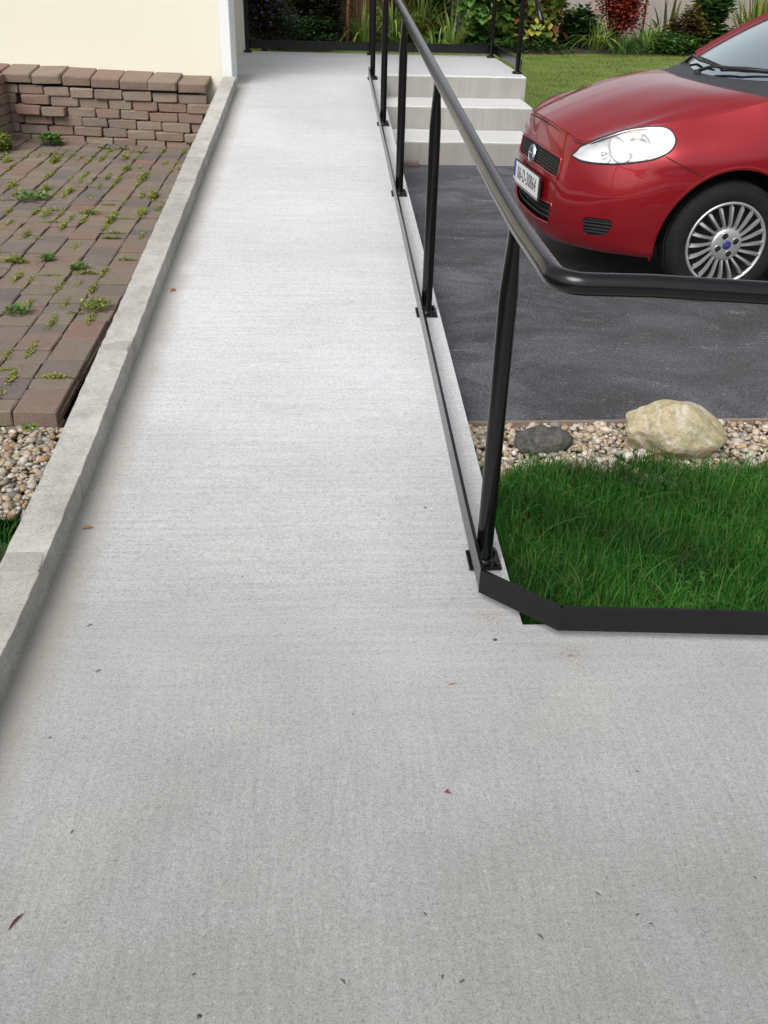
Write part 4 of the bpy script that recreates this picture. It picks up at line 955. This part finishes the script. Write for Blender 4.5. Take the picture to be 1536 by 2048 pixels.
# ---------------------------------------------------------------- weeds between the pavers
mb_p = []; rw = random.Random(9)
jj = [j for j in joints if j[1] < 8.4 and j[0] < -1.0]; rw.shuffle(jj)
VV, FF, CC = [], [], []; off = 0
def addleaf(V, Fs, C):
    global off
    VV.append(V); FF.append(Fs + off); CC.append(C); off += len(V)
for (x, y) in jj[:130]:
    n = rw.randrange(50, 170); line = rw.random() < .7; big = rw.random() < .16
    if big: n *= 3
    cx_ = x + (RNG.normal(0, .006, n) if line else RNG.normal(0, .03, n)); cy_ = y + (RNG.normal(0, .045, n) if line else RNG.normal(0, .006, n))
    addleaf(*leafmesh(n, cx_, cy_, np.array([zp(a, b) for a, b in zip(cx_, cy_)]) + .003, np.array([.003, .003, .004]) * (3.5 if big else 1), rw.uniform(.008, .013) * (1.3 if big else 1), [(.20, .25, .04), (.26, .29, .055), (.15, .21, .03), (.30, .29, .08)], .9))
tag(link(bpy.data.objects.new('joint_moss', npmesh('joint_moss', np.concatenate(VV), np.concatenate(FF), M_leaf, np.concatenate(CC)))), 'yellow green moss and seedlings in the joints of the patio', 'moss', kind='stuff')
def weed(label, x, y, r, n, size, cols, tall=.5):
    a = RNG.uniform(0, 2 * PI, n); q = r * np.sqrt(RNG.uniform(0, 1, n)); cx_, cy_ = x + q * np.cos(a), y + q * np.sin(a)
    V, Fs, C = leafmesh(n, cx_, cy_, np.array([zp(b, c) for b, c in zip(cx_, cy_)]) + .006 + RNG.uniform(0, r * tall, n), np.array([.004, .004, .004]), size, cols, .9)
    V = V - np.array([x, y, zp(x, y)]); o = bpy.data.objects.new('weed', npmesh('weed', V, Fs, M_leaf, C)); o.location = (x, y, zp(x, y)); link(o); tag(o, label, 'weed', 'weeds growing between the patio pavers')
WG = [(.10, .19, .04), (.07, .14, .03), (.13, .22, .05)]; WY = [(.20, .25, .05), (.24, .28, .06), (.14, .19, .03)]
weed('leafy green weed against the foot of the brick wall', -2.28, 8.42, .075, 90, .05, WG, .9)
weed('broad flat weed in the middle of the patio, left of the mossy joint', -1.95, 6.55, .10, 90, .034, WG, .25)
weed('round green rosette weed in the patio near the kerb side', -1.32, 5.05, .045, 90, .022, WG, .3)
weed('ragged pale weed at the left frame edge of the patio', -1.45, 4.35, .055, 90, .022, WG, .3)
weed('big yellow green moss cushion on the nearer patio pavers', -1.10, 4.42, .07, 160, .018, WY, .45)
weed('bushy yellow green weed in the patio corner beside the brick return', -2.62, 8.1, .11, 260, .045, WY, 1.0)
weed('small green weed in a joint at the left of the patio', -1.52, 5.2, .04, 60, .025, WG, .4)
weed('tiny seedling in the left gravel below the patio', -1.06, 3.10, .02, 14, .022, [(.12, .22, .03)], .6)
# ---------------------------------------------------------------- plants of the garden bed
def stems(base, tips, r=.012, col=(.09, .06, .035)):
    m_ = MB()
    for tp in tips:
        b = Vector(base); t_ = Vector(tp); mid = (b + t_) / 2 + Vector((random.uniform(-.05, .05), random.uniform(-.05, .05), .03)); n0 = len(m_.v)
        m_.tube([b, mid, t_], [r, r * .7, r * .3], 6); m_.c += [col] * (len(m_.v) - n0)
    return m_
def shrub(name, label, cat, x, y, rx, rz, n, size, cols, flowers=None, clumps=14, z=None, hmin=.04, lo=-.2, tilt=.5, front=0.):
    z = .24 if z is None else z; t = thing(name, label, cat, (x, y, z), 0, None)
    cc = []; 
    for k in range(clumps):
        a = random.uniform(0, 2 * PI); q = rx * math.sqrt(random.random()) * .85; h = random.uniform(hmin, 1) * rz
        cc.append((q * math.cos(a) * (1 - .35 * (h / rz)), q * math.sin(a) * .7, h))
    cc = np.array(cc); ii = RNG.integers(0, clumps, n); p = cc[ii] + RNG.normal(0, 1, (n, 3)) * np.array([rx * .2, rx * .2, rz * .11]); p[:, 2] = np.abs(p[:, 2]); p[:, 1] -= front * np.sqrt(np.clip(1 - (p[:, 0] / (rx * 1.25)) ** 2, 0, 1))
    V, Fs, C = leafmesh(n, p[:, 0], p[:, 1], p[:, 2], np.array([.01, .01, .01]), size, cols, tilt, lo)
    o = bpy.data.objects.new('foliage', npmesh('foliage', V, Fs, M_leaf, C)); tag(link(o, t), kind='stuff')
    tag(stems((0, 0, -.05), [tuple(c) for c in cc]).build('stems', M_bark, t), kind='stuff')
    if flowers:
        fn, fs, fc = flowers; ii = RNG.integers(0, clumps, fn); p = cc[ii] + RNG.normal(0, 1, (fn, 3)) * np.array([rx * .2, rx * .2, rz * .1]); p[:, 1] -= rx * .25; p[:, 2] = np.abs(p[:, 2]) + rz * .05
        V, Fs, C = leafmesh(fn, p[:, 0], p[:, 1], p[:, 2], np.array([.008] * 3), fs, fc, .9); tag(link(bpy.data.objects.new('flowers', npmesh('flowers', V, Fs, M_leaf, C)), t), kind='stuff')
    return t
def strap(name, label, x, y, n, h, wd, cols, lean=.8, spread=.12, flowers=None, z=.24):
    t = thing(name, label, 'plant', (x, y, z)); nn = n
    a = RNG.uniform(0, 2 * PI, nn); q = RNG.uniform(0, spread, nn); H_ = RNG.uniform(.55, 1.05, nn) * h; ln = np.abs(RNG.normal(.5, .35, nn)) * lean; W_ = RNG.uniform(.7, 1.2, nn) * wd
    S_ = 7; rows = []; d = np.stack([np.cos(a), np.sin(a), 0 * a], 1); sd_ = np.stack([-np.sin(a), np.cos(a), 0 * a], 1); b0 = d * q[:, None]
    for k in range(S_ + 1):
        f = k / S_; th = ln * f * 1.9; r = H_ * (f * np.minimum(1, ln) * .55 + ln * f * f * .35); zz = H_ * (f - .62 * ln * f ** 2.6)
        c = b0 + d * r[:, None]; c[:, 2] = zz; ww = W_ * (.55 + 1.2 * f * (1 - f)) * (1 - f ** 4) * .5 + .0004
        rows += [c - sd_ * ww[:, None], c + sd_ * ww[:, None]]
    V = np.stack(rows, 1); m = 2 * (S_ + 1); Fq = np.array([[2*k, 2*k+1, 2*k+3, 2*k+2] for k in range(S_)]); Fs = (Fq[None] + (np.arange(nn) * m)[:, None, None]).reshape(-1, 4)
    col = np.repeat(np.array(cols)[RNG.integers(0, len(cols), nn)] * RNG.uniform(.6, 1.25, (nn, 1)), m, 0)
    tag(link(bpy.data.objects.new('leaves', npmesh('leaves', V.reshape(-1, 3), Fs, M_leaf, col)), t), kind='stuff')
    if flowers:
        fn, fs, fc = flowers; aa = RNG.uniform(0, 2 * PI, 6); tips = [(.22 * math.cos(k), .22 * math.sin(k), h * RNG.uniform(.6, .95)) for k in aa]
        stems((0, 0, 0), tips, .006, (.12, .13, .04)).build('flower_stems', M_bark, t)['kind'] = 'stuff'
        tp = np.array(tips)[RNG.integers(0, 6, fn)] + RNG.normal(0, 1, (fn, 3)) * np.array([.06, .06, .05])
        V, Fs, C = leafmesh(fn, tp[:, 0], tp[:, 1], tp[:, 2], np.array([.008] * 3), fs, fc, .9); tag(link(bpy.data.objects.new('flowers', npmesh('flowers', V, Fs, M_leaf, C)), t), kind='stuff')
    return t
DKG = [(.026, .055, .018), (.040, .085, .024), (.055, .11, .03)]; MDG = [(.065, .15, .035), (.09, .19, .04), (.05, .11, .025)]; YLG = [(.26, .33, .07), (.36, .38, .09), (.15, .24, .05), (.40, .34, .07)]
OLV = [(.045, .05, .022), (.06, .065, .028), (.035, .032, .018)]; RED = [(.38, .040, .026), (.50, .085, .040), (.22, .028, .02)]; STR = [(.18, .30, .06), (.26, .38, .09), (.10, .19, .04), (.36, .40, .10)]
shrub('lavender_bush', 'feathery grey green bush with purple flowers behind the left end of the terrace railing', 'shrub', -.85, 15.0, .50, 1.0, 8840, .042, [(.055, .075, .040), (.04, .055, .03), (.075, .085, .055)], (420, .035, [(.22, .05, .30), (.32, .10, .42), (.20, .14, .38)]), 26)
shrub('purple_sage', 'dark reddish bush hugging the house end of the railing', 'shrub', -1.35, 14.4, .35, 1.1, 4420, .048, [(.05, .025, .022), (.04, .045, .022), (.06, .03, .03)], (90, .03, [(.32, .08, .22), (.30, .07, .05)]), 16)
shrub('olive_bush', 'dark brown and olive bush behind the middle of the terrace railing', 'shrub', -.08, 16.2, .48, 1.3, 11050, .054, OLV, None, 26)
shrub('low_hedge', 'low dark shrub under the olive bush', 'shrub', -.25, 15.75, .5, .38, 4420, .048, DKG, None, 16)
shrub('dark_hedge', 'dense dark hedge behind the purple flowered bush', 'hedge', -1.6, 17.2, 1.6, 3.6, 11000, .075, DKG + OLV, None, 60)
shrub('dark_hedge', 'dark hedge mass behind the olive bush and the thin stake', 'hedge', -.1, 17.3, .6, 3.2, 7000, .075, DKG + OLV, None, 40)
for (x, y, n_, h_, lab, fl) in ((.62, 16.3, 70, .78, 'bright green strap-leaved clump just left of the railing posts', None), (1.10, 16.5, 90, 1.0, 'orange flowered strap-leaved clump beside the first handrail post', (160, .045, [(.42, .10, .02), (.45, .20, .03), (.36, .06, .02)])), (1.55, 16.75, 90, 1.1, 'tall orange flowered strap-leaved clump behind the handrail', (200, .045, [(.42, .10, .02), (.40, .06, .02), (.30, .16, .03)])), (2.02, 16.35, 40, .92, 'arching yellow green strap-leaved clump left of the laurel', None), (1.75, 16.0, 26, .42, 'low strap-leaved clump in front of the orange flowers', None)):
    strap('strap_plant', lab, x, y, n_, h_, .034, STR if fl is None else STR[:3] + [(.17, .13, .03)], 1.5, .16, fl)
shrub('dark_backing_bush', 'dark bush behind the orange flowered clumps', 'shrub', 1.65, 17.5, .8, 2.2, 9000, .072, DKG, (80, .05, [(.25, .05, .03), (.20, .03, .03)]), 24)
shrub('laurel_bush', 'broad-leaved green laurel bush behind the back corner of the terrace railing', 'shrub', 2.62, 16.75, .60, 1.25, 2200, .15, [(.10, .22, .05), (.13, .28, .06), (.06, .14, .035), (.28, .34, .09)], None, 34, None, .04, -1.15, .0, .3)
shrub('spotted_laurel', 'yellow and green variegated bush behind the step handrail', 'shrub', 3.42, 16.7, .55, 1.15, 2200, .13, YLG + [(.22, .09, .03), (.08, .15, .03)], (160, .06, [(.30, .08, .04), (.36, .12, .03)]), 34, None, .04, -1.15, .0, .3)
shrub('shade_plants', 'dark low plants under the variegated bush', 'shrub', 3.1, 16.2, .75, .12, 2400, .060, DKG, (12, .04, [(.40, .09, .03)]), 24)
shrub('fern_patch', 'dark ferny plants between the variegated bush and the red maple', 'shrub', 4.02, 16.45, .35, .5, 4080, .084, DKG + [(.06, .11, .04)], None, 14)
strap('sedge_tuft', 'grassy tuft left of the red leaved bush', 4.28, 16.2, 165, .62, .022, STR, 1.6, .14)
strap('sedge_tuft', 'grassy tuft right of the red leaved bush', 5.12, 16.25, 150, .60, .022, STR[:3], 1.6, .14)
strap('sedge_tuft', 'dark grassy tuft under the red leaved bush', 4.7, 16.0, 135, .36, .02, MDG, 1.6, .3)
shrub('red_maple', 'red leaved bush standing against the grey garden wall', 'shrub', 4.70, 16.75, .44, 1.25, 9000, .045, RED + [(.07, .03, .02)], None, 34, None, .28, -1.0, .1, .15)
shrub('low_greens', 'low green ground plants between the red bush and the car', 'shrub', 5.5, 16.25, .6, .24, 4420, .060, MDG, None, 20)
strap('flax_plant', 'dark striped flax leaves above the car bonnet', 5.62, 16.9, 18, .95, .075, [(.035, .05, .025), (.10, .11, .035), (.16, .17, .05)], 1.0, .1)
shrub('bronze_bush', 'bronze and yellow bush behind the car windscreen pillar', 'shrub', 5.75, 16.4, .34, .62, 3740, .060, [(.16, .13, .03), (.20, .16, .04), (.10, .05, .03), (.07, .08, .02)], None, 16)
shrub('leafy_bush', 'green leafy bush right of the bronze bush', 'shrub', 6.25, 16.7, .34, .72, 1530, .132, MDG + [(.11, .18, .05)], None, 14)
strap('strap_plant', 'tall yellow green strap-leaved clump at the top right corner', 6.95, 16.5, 120, 1.35, .035, STR + [(.30, .17, .03)], .7, .25, (140, .05, [(.42, .16, .03), (.36, .09, .02)]))
shrub('corner_bush', 'orange tinged bush at the right edge of the bed', 'shrub', 7.5, 16.6, .5, 1.2, 4420, .084, YLG + [(.26, .10, .03)], None, 18)
for (x, y, lab, c) in ((.36, 15.9, 'thin reddish brown stake behind the terrace railing', (.20, .075, .04)), (5.30, 17.2, 'thin rusty stake against the grey wall right of the red bush', (.22, .09, .05))):
    m_ = MB(); m_.tube([(0, 0, 0), (.012, 0, .6), (.03, 0, 1.5)], [.024, .022, .02], 8); m_.c = [c] * len(m_.v); o = m_.build('garden_stake', M_bark, None, smooth=True); o.location = (x, y, .2); tag(o, lab, 'stake')
# ---------------------------------------------------------------- litter on the concrete
def litter(name, label, x, y, L, wd, ang, col, group=None, curl=.06):
    m_ = MB(); P = []
    for k in range(6):
        f = k / 5; ww = wd * math.sin(PI * (.1 + .8 * f)); c = Vector((L * (f - .5), curl * L * math.sin(PI * f), .0015 + .25 * wd * math.sin(PI * f)))
        P.append([(c.x, c.y - ww / 2, c.z), (c.x, c.y, c.z + ww * .25), (c.x, c.y + ww / 2, c.z)])
    m_.grid(np.array(P)); m_.c = [col] * len(m_.v); o = m_.build(name, M_bark, None, smooth=True); o.location = (x, y, zr(y) + .001); o.rotation_euler = (0, 0, ang); tag(o, label, name.split('_')[-1], group)
litter('dry_leaf', 'curled tan leaf on the slab beside the kerb, nearer the viewer', -.700, 2.36, .030, .014, .2, (.30, .17, .06))
litter('dry_leaf', 'small orange leaf on the ramp beside the kerb, higher up', -.690, 4.187, .03, .022, .6, (.32, .15, .06))
litter('twig', 'dark red twig at the lower left edge of the slab', -.552, 1.069, .036, .005, 1.1, (.09, .012, .016))
litter('red_petal', 'tiny red curl lying alone on the middle of the slab', .247, 1.34, .012, .009, 2.0, (.20, .03, .03), None, .8)
litter('twig', 'thin orange brown stalk on the slab below the railing corner', .291, 1.665, .022, .004, .1, (.30, .10, .05))
for (x, y, L, a) in ((-.602, 1.913, .022, .7), (-.545, 1.737, .022, .7), (-.604, 1.519, .010, .4), (-.499, 1.263, .013, 1.5), (-.23, .957, .010, .6), (.019, .934, .018, -.9), (.054, 1.571, .007, .2), (-.234, 2.118, .009, 0), (.651, 1.379, .013, -.5), (.49, 1.085, .016, -.8), (.551, 1.039, .014, .5), (.367, 1.003, .022, -.9), (.187, .936, .012, 1.3), (.168, 1.056, .013, -1.1), (.219, .926, .014, .6), (.797, 1.108, .012, -.8), (-.736 + .03, 3.053, .010, .3), (.57, 1.02, .012, -.2)):
    litter('litter_scrap', 'tiny dark twig scrap on the pale concrete', x, y, L * .75, .003, a, (.07, .06, .05), 'dark scraps scattered over the concrete')
for (x, y, r) in ((.418, 1.828, .006), (-.213, .885, .0045), (.30, 2.45, .004)):
    V = ICO1_V * np.array([r, r * .8, r * .6]); o = bpy.data.objects.new('pebble', npmesh('pebble', V, ICO1_F, M_drock)); o.location = (x, y, zr(y) + r * .4); link(o); tag(o, 'tiny dark pebble on the pale concrete', 'pebble', 'dark pebbles on the concrete')
